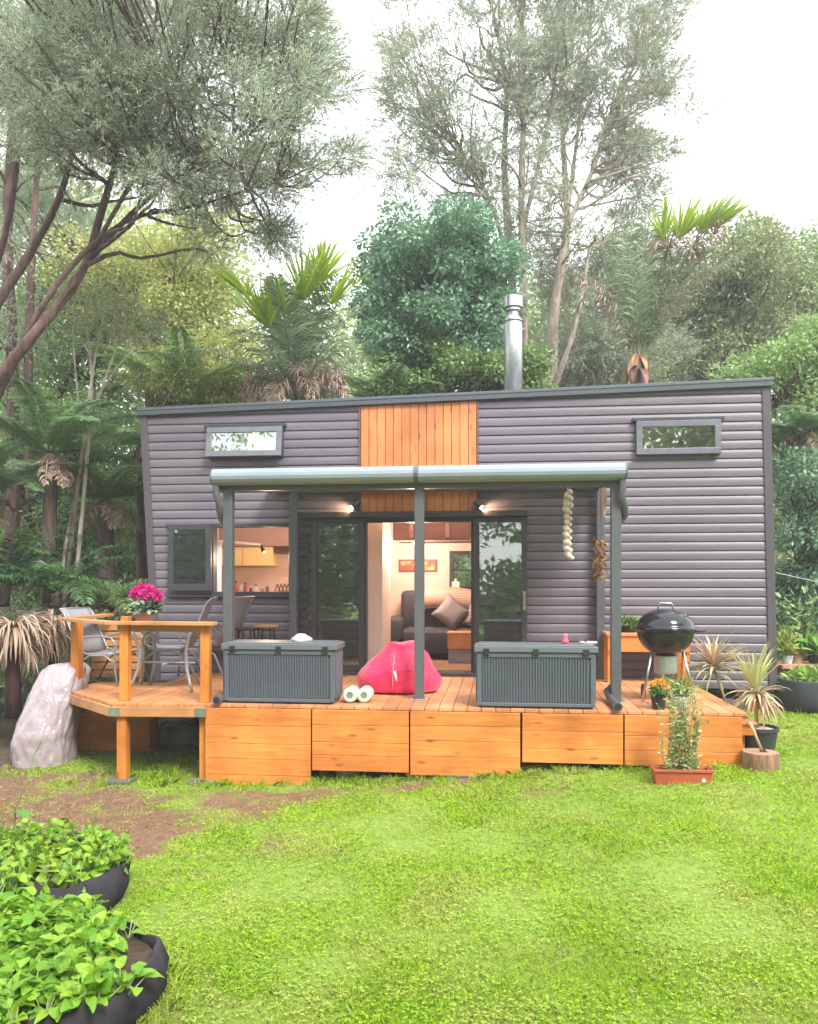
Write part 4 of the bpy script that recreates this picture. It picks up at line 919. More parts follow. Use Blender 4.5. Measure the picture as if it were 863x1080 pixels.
# two rollers
for i, px in enumerate((368.5, 383.5)):
    p = deckpt(px, 742.0); r = .075; t = thing('roller', ['white foam roller lying end on beside the left storage box, nearer the box', 'white foam roller lying end on beside the left storage box, nearer the beanbag'][i], 'roller', tuple(HW(p[0], max(p[1], .02) + .02, DZ + r + .004)), -TH, 'pair of white rollers')
    mb = MB(); mb.lathe([(.035, -.0), (.062, -.004), (.075, .01), (.075, .2), (.06, .21), (.001, .21)], 24, mat=Matrix.Rotation(R(-90), 4, 'X'), cap=False); mb.build('cover', mat('off white foam', (.6, .62, .52), .8), t, smooth=True)
    mb = MB(); mb.lathe([(.001, .004), (.036, .004), (.036, .03)], 20, mat=Matrix.Rotation(R(-90), 4, 'X'), cap=False); mb.build('core', mat('green grey core', (.16, .24, .19), .5), t)

# ------------------------------------------------------------------ outdoor table, chairs, stools
m_sling = mat('silver grey sling', (.27, .265, .29), .6, 0, .06, 9, .15, 200)
m_tube = mat('silver tube', (.27, .27, .285), .35, .3, .08)
p = toloc(*level(170, 661, 1.525)); tb = thing('outdoor_table', 'oval glass topped outdoor table with curved silver legs on the left wing', 'table', tuple(HW(p[0], p[1] + .25, DZ + .003)), -TH)
mb = MB(); mb.lathe([(.44, .712), (.45, .716), (.45, .722), (.44, .726)], 40, sx=1.05, sy=.85); mb.build('glass_top', glassmat('table glass', (.7, .76, .76), .2), tb)
mb = MB(); mb.tube([(.46 * math.cos(a), .375 * math.sin(a), .712) for a in [i * math.pi / 16 for i in range(32)]], .013, 8, closed=True); mb.build('rim', m_tube, tb, smooth=True)
for sx in (-1, 1):
    for sy in (-1, 1):
        mb = MB(); mb.tube([(sx * .36 * q, sy * .27 * q, z) for q, z in ((1.0, .71), (.86, .6), (.74, .45), (.78, .25), (.92, .1), (1.02, .012))], .018, 10); mb.build('leg', m_tube, tb, smooth=True)
mb = MB(); mb.tube([(-.3, 0, .3), (.3, 0, .3)], .012, 8); mb.tube([(0, -.22, .3), (0, .22, .3)], .012, 8); mb.build('brace', m_tube, tb, smooth=True)
def chair():
    t = thing('outdoor_chair', 'x', 'chair', (0, 0, 0), 0, 'grey sling chairs round the outdoor table')
    # faces -x
    S_ = [(-.25, .44), (-.1, .425), (.05, .415), (.18, .43)]; B_ = [(.2, .44), (.27, .6), (.34, .78), (.41, .95), (.47, 1.02)]
    def sheet(pts, w, n=6): 
        m_ = MB(); m_.add([(x, -w + 2 * w * j / n, z - .012 * (1 - (2 * j / n - 1) ** 2)) for x, z in pts for j in range(n + 1)], [(i * (n + 1) + j, (i + 1) * (n + 1) + j, (i + 1) * (n + 1) + j + 1, i * (n + 1) + j + 1) for i in range(len(pts) - 1) for j in range(n)])
        return m_
    sheet(S_, .235).build('seat', m_sling, t, smooth=True, solid=.006); sheet(B_, .235).build('backrest', m_sling, t, smooth=True, solid=.006)
    for s in (-1, 1):
        y = s * .255
        mb = MB(); mb.tube([(-.27, y, .435), (-.1, y, .42), (.1, y, .42), (.2, y, .46), (.3, y, .68), (.42, y, .96), (.475, y, 1.02)], .012, 8); mb.build('side_frame', m_tube, t, smooth=True)
        mb = MB(); mb.tube([(-.33, y * 1.06, .012), (-.30, y * 1.06, .2), (-.29, y * 1.08, .4), (-.31, y * 1.1, .55), (-.26, y * 1.12, .645), (-.12, y * 1.12, .665), (.08, y * 1.12, .655), (.22, y * 1.1, .62), (.27, y * 1.04, .56)], .013, 8); mb.build('armrest', m_tube, t, smooth=True)
        mb = MB(); mb.tube([(-.3, y * 1.06, .3), (-.15, y * 1.06, .41), (.05, y * 1.06, .40), (.2, y * 1.06, .3), (.34, y * 1.06, .012)], .013, 8); mb.build('leg', m_tube, t, smooth=True)
    for x_, z_ in ((.475, 1.02), (-.27, .435), (.12, .40)): mb = MB(); mb.tube([(x_, -.255, z_), (x_, .255, z_)], .012, 8); mb.build('cross_bar', m_tube, t, smooth=True)
    return t
c1 = chair()
def put(o, px, py, rot, lab): q = deckpt(px, py); o.location = HW(q[0], q[1], DZ + .004); o.rotation_euler = (0, 0, -TH + rot); o['label'] = lab
put(c1, 184, 720, R(12), 'grey sling chair at the right of the outdoor table, nearer the railing')
put(copy_tree(c1), 224, 713, R(-12), 'grey sling chair standing behind the left post of the patio roof')
c3 = copy_tree(c1); put(c3, 114, 721, R(170), 'grey sling chair at the far left of the outdoor table, back to the trees'); c3.scale = (1, 1, .88)
for i, (px, py, h) in enumerate(((281, 713, .66), (262, 712, .62))):
    q = deckpt(px, py); t = thing('stool', ['round pine topped bar stool on black legs behind the left storage box', 'lower stool with a dark seat beside the pine topped one'][i], 'stool', tuple(HW(q[0], min(q[1], FAC - .3), DZ + .003)), -TH, 'stools below the servery window')
    mb = MB(); mb.lathe([(.14, h - .03), (.155, h - .02), (.155, h - .005), (.145, h)], 24, sx=1.05); mb.build('seat', M['rail'] if i == 0 else M['brown'], t)
    for a in range(4):
        c_, s_ = math.cos(a * math.pi / 2 + .78), math.sin(a * math.pi / 2 + .78); mb = MB(); mb.tube([(c_ * .1, s_ * .1, h - .03), (c_ * .17, s_ * .17, .005)], .011, 6); mb.build('leg', M['black'], t)
    mb = MB(); mb.tube([(.145 * math.cos(a), .145 * math.sin(a), .22) for a in [j * math.pi / 8 for j in range(16)]], .008, 6, closed=True); mb.build('foot_ring', M['black'], t)
# geranium
q = toloc(*level(153, 661, 1.535)); ge = thing('potted_cyclamen', 'magenta flowering pot plant in a terracotta pot on the outdoor table', 'pot plant', tuple(HW(hx(153, q[1] + .25), q[1] + .25, DZ + .731)), -TH)
mb = MB(); mb.lathe([(.085, 0), (.12, .13), (.135, .132), (.135, .165), (.12, .166), (.115, .14), (.001, .14)], 24); mb.build('pot', mat('clay pot', (.5, .2, .13), .8), ge, smooth=False)
k = 420; u = nrm(rvec(k)); u[:, 2] = np.abs(u[:, 2]); P = np.array([0, 0, .16]) + u * np.array([.2, .18, .15]) * RNG.uniform(.5, 1, (k, 1)); Dd = nrm(u + rvec(k) * .4)
gridleaves('foliage', P, Dd, nrm(u * .4 + np.array([0, 0, 1]) + rvec(k) * .3), RNG.uniform(.04, .075, k), RNG.uniform(.04, .065, k), leafmat('pale mottled leaf', (.10, .22, .09), (.42, .52, .36), .2, .5, 8), ge, nu=3)
cs = [(-.09, -.05, .37), (-.03, .02, .42), (.07, -.03, .40), (.13, .02, .36), (.02, -.08, .34), (-.13, .03, .35), (.17, -.04, .33)]; P = []; Dn = []
mb = MB()
for c in cs:
    mb.tube([(c[0] * .4, c[1] * .4, .15), (c[0] * .8, c[1] * .8, .28), c], .004, 5); kk = 85; u = nrm(rvec(kk)); P.append(np.array(c) + u * RNG.uniform(.0, .045, (kk, 1))); Dn.append(u)
mb.build('stems', M['stemgreen'], ge, smooth=True); P = np.concatenate(P); Dn = np.concatenate(Dn)
gridleaves('flowers', P, Dn, rvec(len(P)), .04, .035, leafmat('magenta petals', (.62, .01, .22), (.85, .05, .42), .3, .5, 8, .9), ge, nu=2)

# ------------------------------------------------------------------ kettle barbecue
q = deckpt(703, 741); bq = thing('kettle_barbecue', 'black kettle barbecue on three splayed steel legs at the right of the deck', 'barbecue', tuple(HW(q[0], q[1] + .05, DZ + .003)), -TH)
m_en = mat('black enamel', (.015, .015, .018), .12, 0, .1, 3, 0); rb_ = .285; zr = .735
def arc(a0, a1, r, h, n=12): return [(r * math.cos(a0 + (a1 - a0) * i / n), h * math.sin(a0 + (a1 - a0) * i / n)) for i in range(n + 1)]
mb = MB(); mb.lathe([(max(.001, r), zr + z) for r, z in arc(-math.pi / 2, -.0, rb_, .27)] + [(rb_ + .008, zr), (rb_ + .008, zr + .012), (rb_ - .004, zr + .013)], 40, cap=False); mb.build('bowl', m_en, bq, smooth=True)
mb = MB(); mb.lathe([(rb_ + .012, zr + .014), (rb_ + .012, zr + .028)] + [(max(.001, r), zr + .026 + z) for r, z in arc(.05, math.pi / 2, rb_ * .985, .185)], 40, cap=False); ld = mb.build('lid', m_en, bq, smooth=True)
mb = MB(); mb.tube([(-.075, 0, zr + .195), (-.07, 0, zr + .25), (-.055, 0, zr + .268), (.055, 0, zr + .268), (.07, 0, zr + .25), (.075, 0, zr + .195)], [.007, .007, .011, .011, .007, .007], 8); mb.build('handle', M['chrome'], ld, smooth=True)
mb = MB(); mb.lathe([(.04, zr + .178), (.04, zr + .192), (.001, zr + .194)], 16, c=(.14, -.12, -.03)); mb.build('vent', M['chrome'], ld)
for a, dx in ((R(-148), 0), (R(-28), 0), (R(85), 0)):
    c_, s_ = math.cos(a), math.sin(a); mb = MB(); mb.tube([(c_ * .17, s_ * .17, zr - .19), (c_ * .30, s_ * .26, .01)], .0125, 10); lg = mb.build('leg', M['chrome'], bq, smooth=True)
    if s_ > .5:
        for sx in (-1, 1): mb = MB(); mb.tube([(sx * .16, .26, .075), (sx * .19, .26, .075)], .072, 18); mb.build('wheel', M['black'], lg)
        mb = MB(); mb.tube([(-.18, .26, .075), (.18, .26, .075)], .006, 8); mb.build('axle', M['chrome'], lg)
mb = MB(); mb.lathe([(.10, .29), (.115, .30), (.115, .47), (.10, .475)], 28); mb.build('ash_catcher', M['zinc'], bq)
mb = MB(); mb.tube([(rb_, 0, zr - .02), (rb_ + .07, 0, zr - .015), (rb_ + .11, 0, zr - .01)], .01, 8); mb.build('side_handle', M['black'], bq, smooth=True)

# ------------------------------------------------------------------ bench against the wall with a planter
x0, x1 = hx(641, FAC - .55), hx(727, FAC - .5); bn = thing('bench', 'orange stained timber bench against the wall behind the barbecue', 'bench', tuple(HW(x0, FAC - .58, DZ + .003)), -TH)
bw = x1 - x0; bh = .60; mb = MB()
for i in range(3): mb.box(-.02, .0 + i * .165, bh - .035, bw + .02, .158 + i * .165, bh)
mb.build('seat', M['rail'], bn, bevel=.004)
mb = MB(); mb.box(0, .02, bh - .225, bw, .045, bh - .037); mb.build('apron', M['skirt'], bn, bevel=.004)
for a in (.0, bw - .08):
    for yy in (.05, .38): mb = MB(); mb.box(a, yy, 0, a + .08, yy + .07, bh - .037); mb.build('leg', M['post'], bn, bevel=.004)
def potplant(nm, lab, X, Yl, Z, r, h, m, world=False, r2=None, group=None, soil=True):
    loc = (X, Yl, Z) if world else tuple(HW(X, Yl, Z)); t = thing(nm, lab, 'pot plant', loc, -TH, group); r2 = r2 or r * .75
    mb = MB(); mb.lathe([(r2, 0), (r, h * .86), (r * 1.06, h * .86), (r * 1.06, h), (r * .96, h), (r * .9, h * .88)], 28, cap=False); mb.lathe([(r2, .001), (.001, .001)], 28, cap=False); mb.build('pot', m, t)
    mb = MB(); mb.lathe([(r * .93, h * .87), (r * .5, h * .9), (.001, h * .92)], 20, cap=False, wob=.02); mb.build('soil', M['soil'], t, smooth=True)
    return t
q = hx(663, FAC - .33); t = potplant('potted_herb', 'leafy green herb in a low dark pot on the timber bench', q, FAC - .33, DZ + .61, .13, .07, M['black'])
k = 260; u = nrm(rvec(k)); u[:, 2] = np.abs(u[:, 2]); gridleaves('foliage', np.array([0, 0, .07]) + u * np.array([.15, .12, .1]) * RNG.uniform(.3, 1, (k, 1)), nrm(u + rvec(k) * .4), nrm(np.array([0, 0, 1]) + rvec(k) * .5), .06, .035, leafmat('herb green', (.16, .30, .06), (.34, .50, .16), .3), t, nu=3)
# two small pots on the deck edge
def strapplant(t, nm, c, n, L, W, e0, e1, droop, m, spread=.02, seed=0):
    rs = np.random.default_rng(seed); LV = MB()
    for i in range(n):
        az = rs.uniform(0, 6.283); el = rs.uniform(e0, e1); l = L * rs.uniform(.65, 1.1); w = W * rs.uniform(.7, 1.2); h = np.array([math.cos(az), math.sin(az), 0]); p = np.array(c) + h * spread; s = np.array([-h[1], h[0], 0]); e = el; A = []; B = []; C = []
        up = np.array([0, 0, 1])
        for j in range(8):
            f = j / 7; ww = w * (.55 + .45 * min(1, f * 4)) * (1 - f ** 3) / 2 + .0008; nn = -h * math.sin(e) + up * math.cos(e); A.append(p - s * ww + nn * ww * .45); C.append(p.copy()); B.append(p + s * ww + nn * ww * .45)
            p = p + (h * math.cos(e) + up * math.sin(e)) * l / 7; e -= droop * rs.uniform(.7, 1.3) * (.3 + f * 1.4) / 7
        k_ = len(LV.v); LV.v += [tuple(v) for v in A + C + B]; LV.f += [(k_ + j, k_ + j + 1, k_ + 9 + j, k_ + 8 + j) for j in range(7)] + [(k_ + 8 + j, k_ + 9 + j, k_ + 17 + j, k_ + 16 + j) for j in range(7)]
    return LV.build(nm, m, t, smooth=True)
q = deckpt(694, 747.5); t = potplant('potted_marigold', 'small black pot of yellow and orange flowers at the deck edge', q[0], .14, DZ + .004, .075, .15, M['black'])
k = 200; u = nrm(rvec(k)); u[:, 2] = np.abs(u[:, 2]); gridleaves('foliage', np.array([0, 0, .14]) + u * np.array([.1, .1, .09]) * RNG.uniform(.2, 1, (k, 1)), nrm(u + rvec(k) * .5), nrm(np.array([0, 0, 1]) + rvec(k) * .5), .045, .02, leafmat('marigold leaf', (.08, .2, .03), (.2, .36, .07), .3), t, nu=2)
k = 110; c = np.array([[-.04, -.02, .24], [.03, .0, .26], [.07, -.03, .22], [-.01, .05, .25]])[RNG.integers(0, 4, k)]; u = nrm(rvec(k)); gridleaves('flowers', c + u * .018, u, rvec(k), .022, .02, leafmat('marigold petal', (.8, .25, .02), (.85, .6, .04), .3, .5, 8, .9), t, nu=2)
q = hx(717, .2); t = potplant('potted_grass', 'pale pot of arching bright green grass at the deck edge', q, .22, DZ + .004, .1, .12, mat('mottled pale pot', (.5, .5, .48), .6, 0, .3, 12))
strapplant(t, 'blades', (0, 0, .11), 90, .3, .011, .5, 1.5, 1.9, leafmat('fresh grass blades', (.10, .24, .03), (.30, .48, .09), .3), .03, 4)
# terracotta trough with a tall leggy herb
X, Yq, Zq = gpt(720, 826); tr = thing('trough_planter', 'terracotta trough on the lawn with a tall pale leggy herb leaning on the deck skirt', 'planter', (X, Yq + .04, Zq - .01), -TH + R(2)); w = .25
mb = MB()
mb.add([(-w * .93, -.075, 0), (w * .93, -.075, 0), (w * .93, .075, 0), (-w * .93, .075, 0), (-w, -.09, .13), (w, -.09, .13), (w, .09, .13), (-w, .09, .13), (-w * .93, -.075, .13), (w * .93, -.075, .13), (w * .93, .075, .13), (-w * .93, .075, .13), (-w * .9, -.07, .07), (w * .9, -.07, .07), (w * .9, .07, .07), (-w * .9, .07, .07)],
  [(3, 2, 1, 0), (0, 1, 5, 4), (1, 2, 6, 5), (2, 3, 7, 6), (3, 0, 4, 7), (4, 5, 9, 8), (5, 6, 10, 9), (6, 7, 11, 10), (7, 4, 8, 11), (8, 9, 13, 12), (9, 10, 14, 13), (10, 11, 15, 14), (11, 8, 12, 15)])
mb.build('trough', M['terracotta'], tr, bevel=.004)
mb = MB(); mb.box(-w - .008, -.1, .115, w + .008, -.09, .14); mb.box(-w - .008, .09, .115, w + .008, .1, .14); mb.box(-w - .009, -.0895, .115, -w, .0895, .14); mb.box(w, -.0895, .115, w + .009, .0895, .14); mb.build('rim', M['terracotta'], tr, bevel=.003)
mb = MB(); mb.tube([(.17, -.094, .05), (.17, -.088, .05)], .016, 12); mb.build('plug', M['white'], tr)
mb = MB(); mb.box(-w * .9, -.07, .072, w * .9, .07, .1); mb.build('soil', M['soil'], tr)
mb = MB(); PL = []; DL = []
for i in range(46):
    a = rnd(-.14, .16); hgt = rnd(.35, .92) * (1 - abs(a - .02) * 1.2); x_ = a; sw = rnd(-.13, .13); y_ = rnd(-.04, .04); pts = []
    for j in range(9): f = j / 8; pts.append((x_ + sw * f ** 1.4 + .02 * math.sin(i + f * 7), y_ + rnd(-.01, .01) - .03 * f + .03 * math.sin(i * 2 + f * 3), .09 + hgt * f))
    mb.tube(pts, [.0035 * (1 - .6 * j / 8) for j in range(9)], 4)
    for j in range(1, 9):
        for s in range(3): 
            p0 = np.array(pts[j - 1]) + (np.array(pts[j]) - np.array(pts[j - 1])) * rnd(0, 1); PL.append(p0); d_ = np.array([rnd(-1, 1), rnd(-1, 1), rnd(-.1, .9)]); DL.append(d_)
mb.build('stems', M['stemgreen'], tr, smooth=True); PL = np.array(PL); DL = nrm(np.array(DL))
gridleaves('foliage', PL, DL, nrm(np.array([0, 0, 1]) + rvec(len(PL)) * .5), RNG.uniform(.03, .06, len(PL)), RNG.uniform(.012, .022, len(PL)), leafmat('pale herb leaf', (.24, .34, .10), (.60, .62, .38), .3, .5, 5, .85), tr, nu=3)
# cordylines
m_cor = leafmat('cream striped strap leaf', (.52, .36, .24), (.68, .62, .42), .25, .5, 4, .85); m_corg = leafmat('green strap leaf', (.26, .30, .13), (.52, .52, .26), .25, .5, 4, .85); m_corp = leafmat('pink strap leaf', (.58, .26, .18), (.66, .42, .28), .25, .5, 4, .85)
m_greypot = mat('blue grey pot', (.10, .11, .13), .5, 0, .1, 5, .05)
X, Yq = level(766, 757, .42); t = potplant('potted_cordyline', 'pink centred cordyline on a leaning stem in a blue grey pot beside the deck', X, Yq, .40, .19, .22, m_greypot, world=True, group='striped cordylines in pots'); s = Yq / FPX
top = Vector(((753 - 766) * s, 0, (757 - 703) * s + .02)); mb = MB(); mb.tube([(0, 0, .18), (-.05, 0, .34), top * .98], [.017, .014, .012], 8); mb.build('stem', mat('tan cane', (.4, .26, .12), .7), t, smooth=True)
strapplant(t, 'leaves', top, 70, .50, .032, -.2, 1.45, .8, m_cor, .01, 8); strapplant(t, 'leaves', top - Vector((0, 0, .07)), 26, .38, .024, -.5, .5, .9, m_corg, .01, 9); strapplant(t, 'leaves', top + Vector((0, 0, .02)), 16, .26, .028, .5, 1.5, .7, m_corp, .008, 10)
X, Yq, Zq = gpt(803, 796); t = potplant('potted_cordyline', 'large cream spiky cordyline in a dark pot beside the tree stump', X + .03, Yq + .15, Zq - .01, .185, .26, mat('dark grey pot', (.035, .038, .042), .5, 0, .1), world=True, r2=.15, group='striped cordylines in pots')
mb = MB(); mb.lathe([(.17, .231), (.1, .245), (.001, .25)], 20, cap=False, wob=.03); mb.build('gravel', mat('pale gravel', (.5, .45, .4), .9, 0, .5, 60, 1, 80), t, smooth=True)
s = Yq / FPX; top = Vector((0.0, 0, (796 - 728) * s)); mb = MB(); mb.tube([(0, 0, .2), (-.01, 0, .38), top], [.018, .016, .014], 8); mb.build('stem', mat('tan cane b', (.4, .26, .12), .7), t, smooth=True)
strapplant(t, 'leaves', top + Vector((-.02, 0, 0)), 34, .50, .03, .75, 1.5, .45, leafmat('yellow green strap leaf', (.42, .46, .12), (.66, .64, .34), .25, .5, 4, .85), .015, 12); strapplant(t, 'leaves', top - Vector((0, 0, .04)), 60, .36, .028, -.7, .7, 1.1, m_cor, .01, 13); strapplant(t, 'leaves', top - Vector((0, 0, .1)), 26, .34, .026, -1.0, .2, .9, m_corp, .01, 14)
# stump and hatchet
X, Yq, Zq = gpt(808, 813); Yq += .12; t = thing('tree_stump', 'short chopping stump on the lawn at the right end of the deck', 'stump', (X, Yq, Zq - .02)); r = .158
m, n, b = newmat('bark rings'); v = coords(n, (6, 6, 1)); lk(n, ramp(n, noise(n, v, 6, 6), [(.3, (.12, .06, .035)), (.7, (.36, .2, .12))]), b.inputs['Base Color']); bump(n, b, noise(n, v, 8, 5), .9, .02); b.inputs['Roughness'].default_value = .9
mb = MB(); mb.lathe([(r * 1.04, 0), (r, .08), (r * .99, .16), (r * .97, .168)], 36, wob=.03, cap=False); mb.build('bark', m, t, smooth=True)
m, n, b = newmat('cut wood'); w = n.nodes.new('ShaderNodeTexWave'); w.wave_type = 'RINGS'; w.rings_direction = 'Z'; w.inputs['Scale'].default_value = 18; w.inputs['Distortion'].default_value = 2; lk(n, coords(n), w.inputs[0]); lk(n, ramp(n, w.outputs['Fac'], [(.2, (.26, .15, .09)), (.8, (.40, .26, .17))]), b.inputs['Base Color'])
mb = MB(); mb.lathe([(r * .97, .168), (.001, .171)], 36, wob=.03, cap=False); mb.build('cut_face', m, t, smooth=True)
t = thing('hatchet', 'hatchet with a pale handle stuck in the chopping stump', 'hatchet', (X, Yq, Zq + .15)); s = Yq / FPX
a = Vector(((808 - 808) * s + .0, -.03, .02)); b2 = Vector(((795 - 808) * s, -.05, .02 + 29 * s)); mb = MB(); mb.tube([a + (b2 - a) * f for f in (0, .5, 1)], [.012, .012, .015], 8); mb.build('handle', mat('ash handle', (.55, .4, .25), .5), t, smooth=True)
mb = MB(); mb.prism([(-.02, -.01, .045), (.012, -.01, .05), (.05, -.025, -.0), (.03, -.025, -.03), (-.01, -.018, .0)], (0, -.022, 0)); mb.build('head', M['black'], t, bevel=.003)
# small wedge of things under the deck
def under(nm, lab, cat, px, py, mbf, m, dY=.0):
    X, Yq, Zq = gpt(px, py); t = thing(nm, lab, cat, (X, Yq + dY, Zq), -TH); mb = MB(); mbf(mb); return t, mb
X, Yq, Zq = gpt(364, 828); t = thing('bucket', 'upturned pale plastic tub under the deck', 'bucket', (X, Yq + .35, Zq - .02)); mb = MB(); mb.lathe([(.1, .0), (.115, .02), (.12, .2), (.001, .21)], 24); mb.build('tub', mat('cream plastic', (.6, .58, .45), .5), t, smooth=False); mb = MB(); mb.lathe([(.1, .001), (.118, .001), (.12, .018), (.118, .02)], 24, cap=False); mb.build('rim', M['white'], t)
X, Yq, Zq = gpt(566, 818); t = thing('timber_offcut', 'broken pale plank lying under the deck between the skirts', 'plank', (X, Yq + .2, Zq + .02), R(8)); mb = MB(); mb.bar((-.17, 0, 0.02), (.18, .06, .04), .1, .02); mb.build('board', M['rail'], t, bevel=.003); mb = MB(); mb.bar((-.1, .08, .045), (.17, -.04, .06), .06, .02); mb.build('board', M['brown'], t, bevel=.003)
X, Yq, Zq = gpt(600, 814); t = thing('hose_coil', 'blue and teal garden hose coiled under the deck', 'hose', (X, Yq + .35, Zq + .02)); mb = MB(); mb.tube([((.13 + .004 * i / 6) * math.cos(i * .35) * 1.2, (.12) * math.sin(i * .35), .012 + .0015 * i) for i in range(90)], .01, 7); mb.build('hose', mat('teal hose', (.03, .16, .2), .4), t, smooth=True); mb = MB(); mb.tube([(.16, -.02, .02), (.2, -.06, .015)], .014, 8); mb.build('nozzle', M['chrome'], t)
X, Yq, Zq = gpt(637, 812); t = thing('wire_rack', 'wire mesh rack standing under the deck beside the paver', 'rack', (X, Yq + .3, Zq), -TH); mb = MB()
for i in range(14): mb.tube([(-.2 + i * .03, 0, 0), (-.2 + i * .03, .0, .14)], .003, 4)
mb.tube([(-.2, 0, .14), (.2, 0, .14)], .004, 5); mb.tube([(-.2, 0, .02), (.2, 0, .02)], .004, 5); mb.build('mesh', M['zinc'], t)
def crumple(nm, lab, cat, loc, sx, sy, sz, m, seed, top=None, parts='sheet', n=54, amp=.09, rot=0, pw=.5, fold=1.0, ys=0):
    t = thing(nm, lab, cat, loc, rot); vs = []; NR = 40
    for i in range(NR + 1):
        f = i / NR; ph = f * math.pi / 2
        for j in range(n):
            a = 2 * math.pi * j / n; rr = (1 - f ** 3.2) ** pw if i < NR else .02; X_ = math.copysign(abs(math.cos(a)) ** .7, math.cos(a)); Y_ = math.copysign(abs(math.sin(a)) ** .7, math.sin(a)); p = Vector((X_ * rr, Y_ * rr, f))
            q = Vector((p.x * 1.5 + seed, p.y * 1.5, f * (1.9 if ys else 1.2))); w = (abs(mn.noise(q * 1.6)) - .2) * 1.2 + (abs(mn.noise(q * 3.7)) - .2) * .7 + (abs(mn.noise(Vector((q.x * 9, q.y * 9, q.z * 4)))) - .2) * .08 + (.05 if ys else .2) * math.sin(8 * a + 5 * mn.noise(q * 1.5) + 3 * f) * (1 - .5 * f)
            zz = f
            if top: sh, sc = top(f); 
            else: sh, sc = 0, 1
            vs.append(((p.x * sc + sh) * sx * (1 + w * amp * 2 * fold), (p.y * sc + ys * max(0, f - .3)) * sy * (1 + w * amp * 2 * fold), zz * sz * (1 + w * amp * .5)))
    mb = MB(); mb.add(vs, [(i * n + j, i * n + (j + 1) % n, (i + 1) * n + (j + 1) % n, (i + 1) * n + j) for i in range(NR) for j in range(n)] + [tuple(NR * n + j for j in range(n))]); mb.build(parts, m, t, smooth=True); return t
m_tarp = mat('crinkled clear plastic', (.16, .17, .18), .22, 0, .5, 5, .6, 14)
q = toloc(*level(190, 806, .0)); crumple('plastic_sheet', 'crumpled glossy dark plastic sheet stored beneath the deck', 'plastic sheet', tuple(HW(hx(192, 1.7), 1.7, .0)), .42, .3, .36, m_tarp, 3.3, amp=.14)
m, n, b = newmat('pinkish grey cover'); v = coords(n, (1.6, 1.6, .8)); lk(n, ramp(n, noise(n, v, 3, 5), [(.3, (.32, .265, .285)), (.7, (.38, .32, .34))]), b.inputs['Base Color']); b.inputs['Roughness'].default_value = .24
def ridge(sc, ds, seed):
    f = noise(n, coords(n, (1.5, 1.5, .7)), sc, 3, .5, ds); a = n.nodes.new('ShaderNodeMath'); a.operation = 'SUBTRACT'; a.inputs[1].default_value = .5; lk(n, f, a.inputs[0]); q = n.nodes.new('ShaderNodeMath'); q.operation = 'ABSOLUTE'; lk(n, a.outputs[0], q.inputs[0]); return q.outputs[0]
ad = n.nodes.new('ShaderNodeMath'); ad.operation = 'ADD'; lk(n, ridge(2.2, 1.0, 0), ad.inputs[0]); lk(n, ridge(9, 1.4, 1), ad.inputs[1]); bump(n, b, ad.outputs[0], .4, .05); m_cov = m
X, Yq, Zq = gpt(62, 812); s = (Yq + .3) / FPX
crumple('covered_barbecue', 'bulky pinkish grey plastic cover pulled over something tall left of the deck', 'cover', (-4.10, 9.08, -.02), .30, .33, 1.12, m_cov, 1.7, top=lambda f: (.75 * max(0, f - .25) ** 1.0, 1.03 - .14 * max(0, f - .35) ** .8), ys=.9, parts='cover', amp=.055, pw=.17, n=110, fold=1.1)
# ------------------------------------------------------------------ right side: fabric planter, board table with pots
def greens(t, nm, n, c, rx, ry, rz_, L, W, m, nu=3, up=.5, crinkle=0.0, seed=0, low=0):
    u = nrm(rvec(n)); u[:, 2] = np.abs(u[:, 2]); P = np.array(c) + u * np.array([rx, ry, rz_]) * RNG.uniform(low, 1, (n, 1)) ** .6
    D = nrm(u * .7 + rvec(n) * .5 + np.array([0, 0, up])); return gridleaves(nm, P, D, nrm(u * .5 + np.array([0, 0, 1]) + rvec(n) * .4), L * RNG.uniform(.6, 1.25, n), W * RNG.uniform(.6, 1.25, n), m, t, nu=nu, crinkle=crinkle)
m_felt = mat('dark grey felt', (.045, .05, .06), .85, 0, .18, 5, .3, 120)
t = thing('fabric_planter', 'round dark grey felt planter of salad greens beyond the right end of the deck', 'planter', (5.05, 9.95, float(gz(5.05, 9.9)) - .02)); mb = MB(); mb.lathe([(.46, 0), (.49, .1), (.485, .36), (.475, .385), (.465, .38), (.46, .3), (.001, .31)], 44, wob=.008); mb.build('bag', m_felt, t, smooth=True)
greens(t, 'foliage', 520, (0, 0, .3), .44, .42, .2, .09, .05, leafmat('salad green', (.16, .32, .04), (.36, .54, .12), .3, .5, 3, .8))
T0 = at(818, 700, 10.9); t = thing('potting_table', 'weathered plank potting table against the bush at the far right', 'table', (T0.x, 10.7, float(gz(5.2, 10.9)))); hz_ = T0.z - float(gz(5.2, 10.9)); mb = MB()
for i in range(4): mb.box(0, i * .15, hz_ - .05, 1.8, i * .15 + .14, hz_)
mb.build('top', wood('weathered plank', (.55, .33, .2), 'x', .7, False), t, bevel=.005)
for a in (.12, 1.6):
    for yy in (.05, .48): mb = MB(); mb.box(a, yy, 0, a + .08, yy + .07, hz_ - .051); mb.build('leg', M['post'], t, bevel=.004)
ht = T0.z + .003
def tpx(px, Y=10.95): return (px - CX) / FPX * Y
t = potplant('potted_shrub', 'yellow green upright shrub in a small pale pot on the potting table', tpx(829), 10.9, ht, .07, .11, mat('pale blue pot', (.5, .56, .62), .5), world=True); greens(t, 'foliage', 300, (-.02, 0, .12), .14, .13, .36, .09, .025, leafmat('lime leaf', (.28, .42, .05), (.55, .60, .16), .3), up=1.1)
t = potplant('clay_pot', 'empty brown clay pot in the middle of the potting table', tpx(841), 11.0, ht, .11, .2, mat('ochre clay', (.34, .24, .13), .8), world=True)
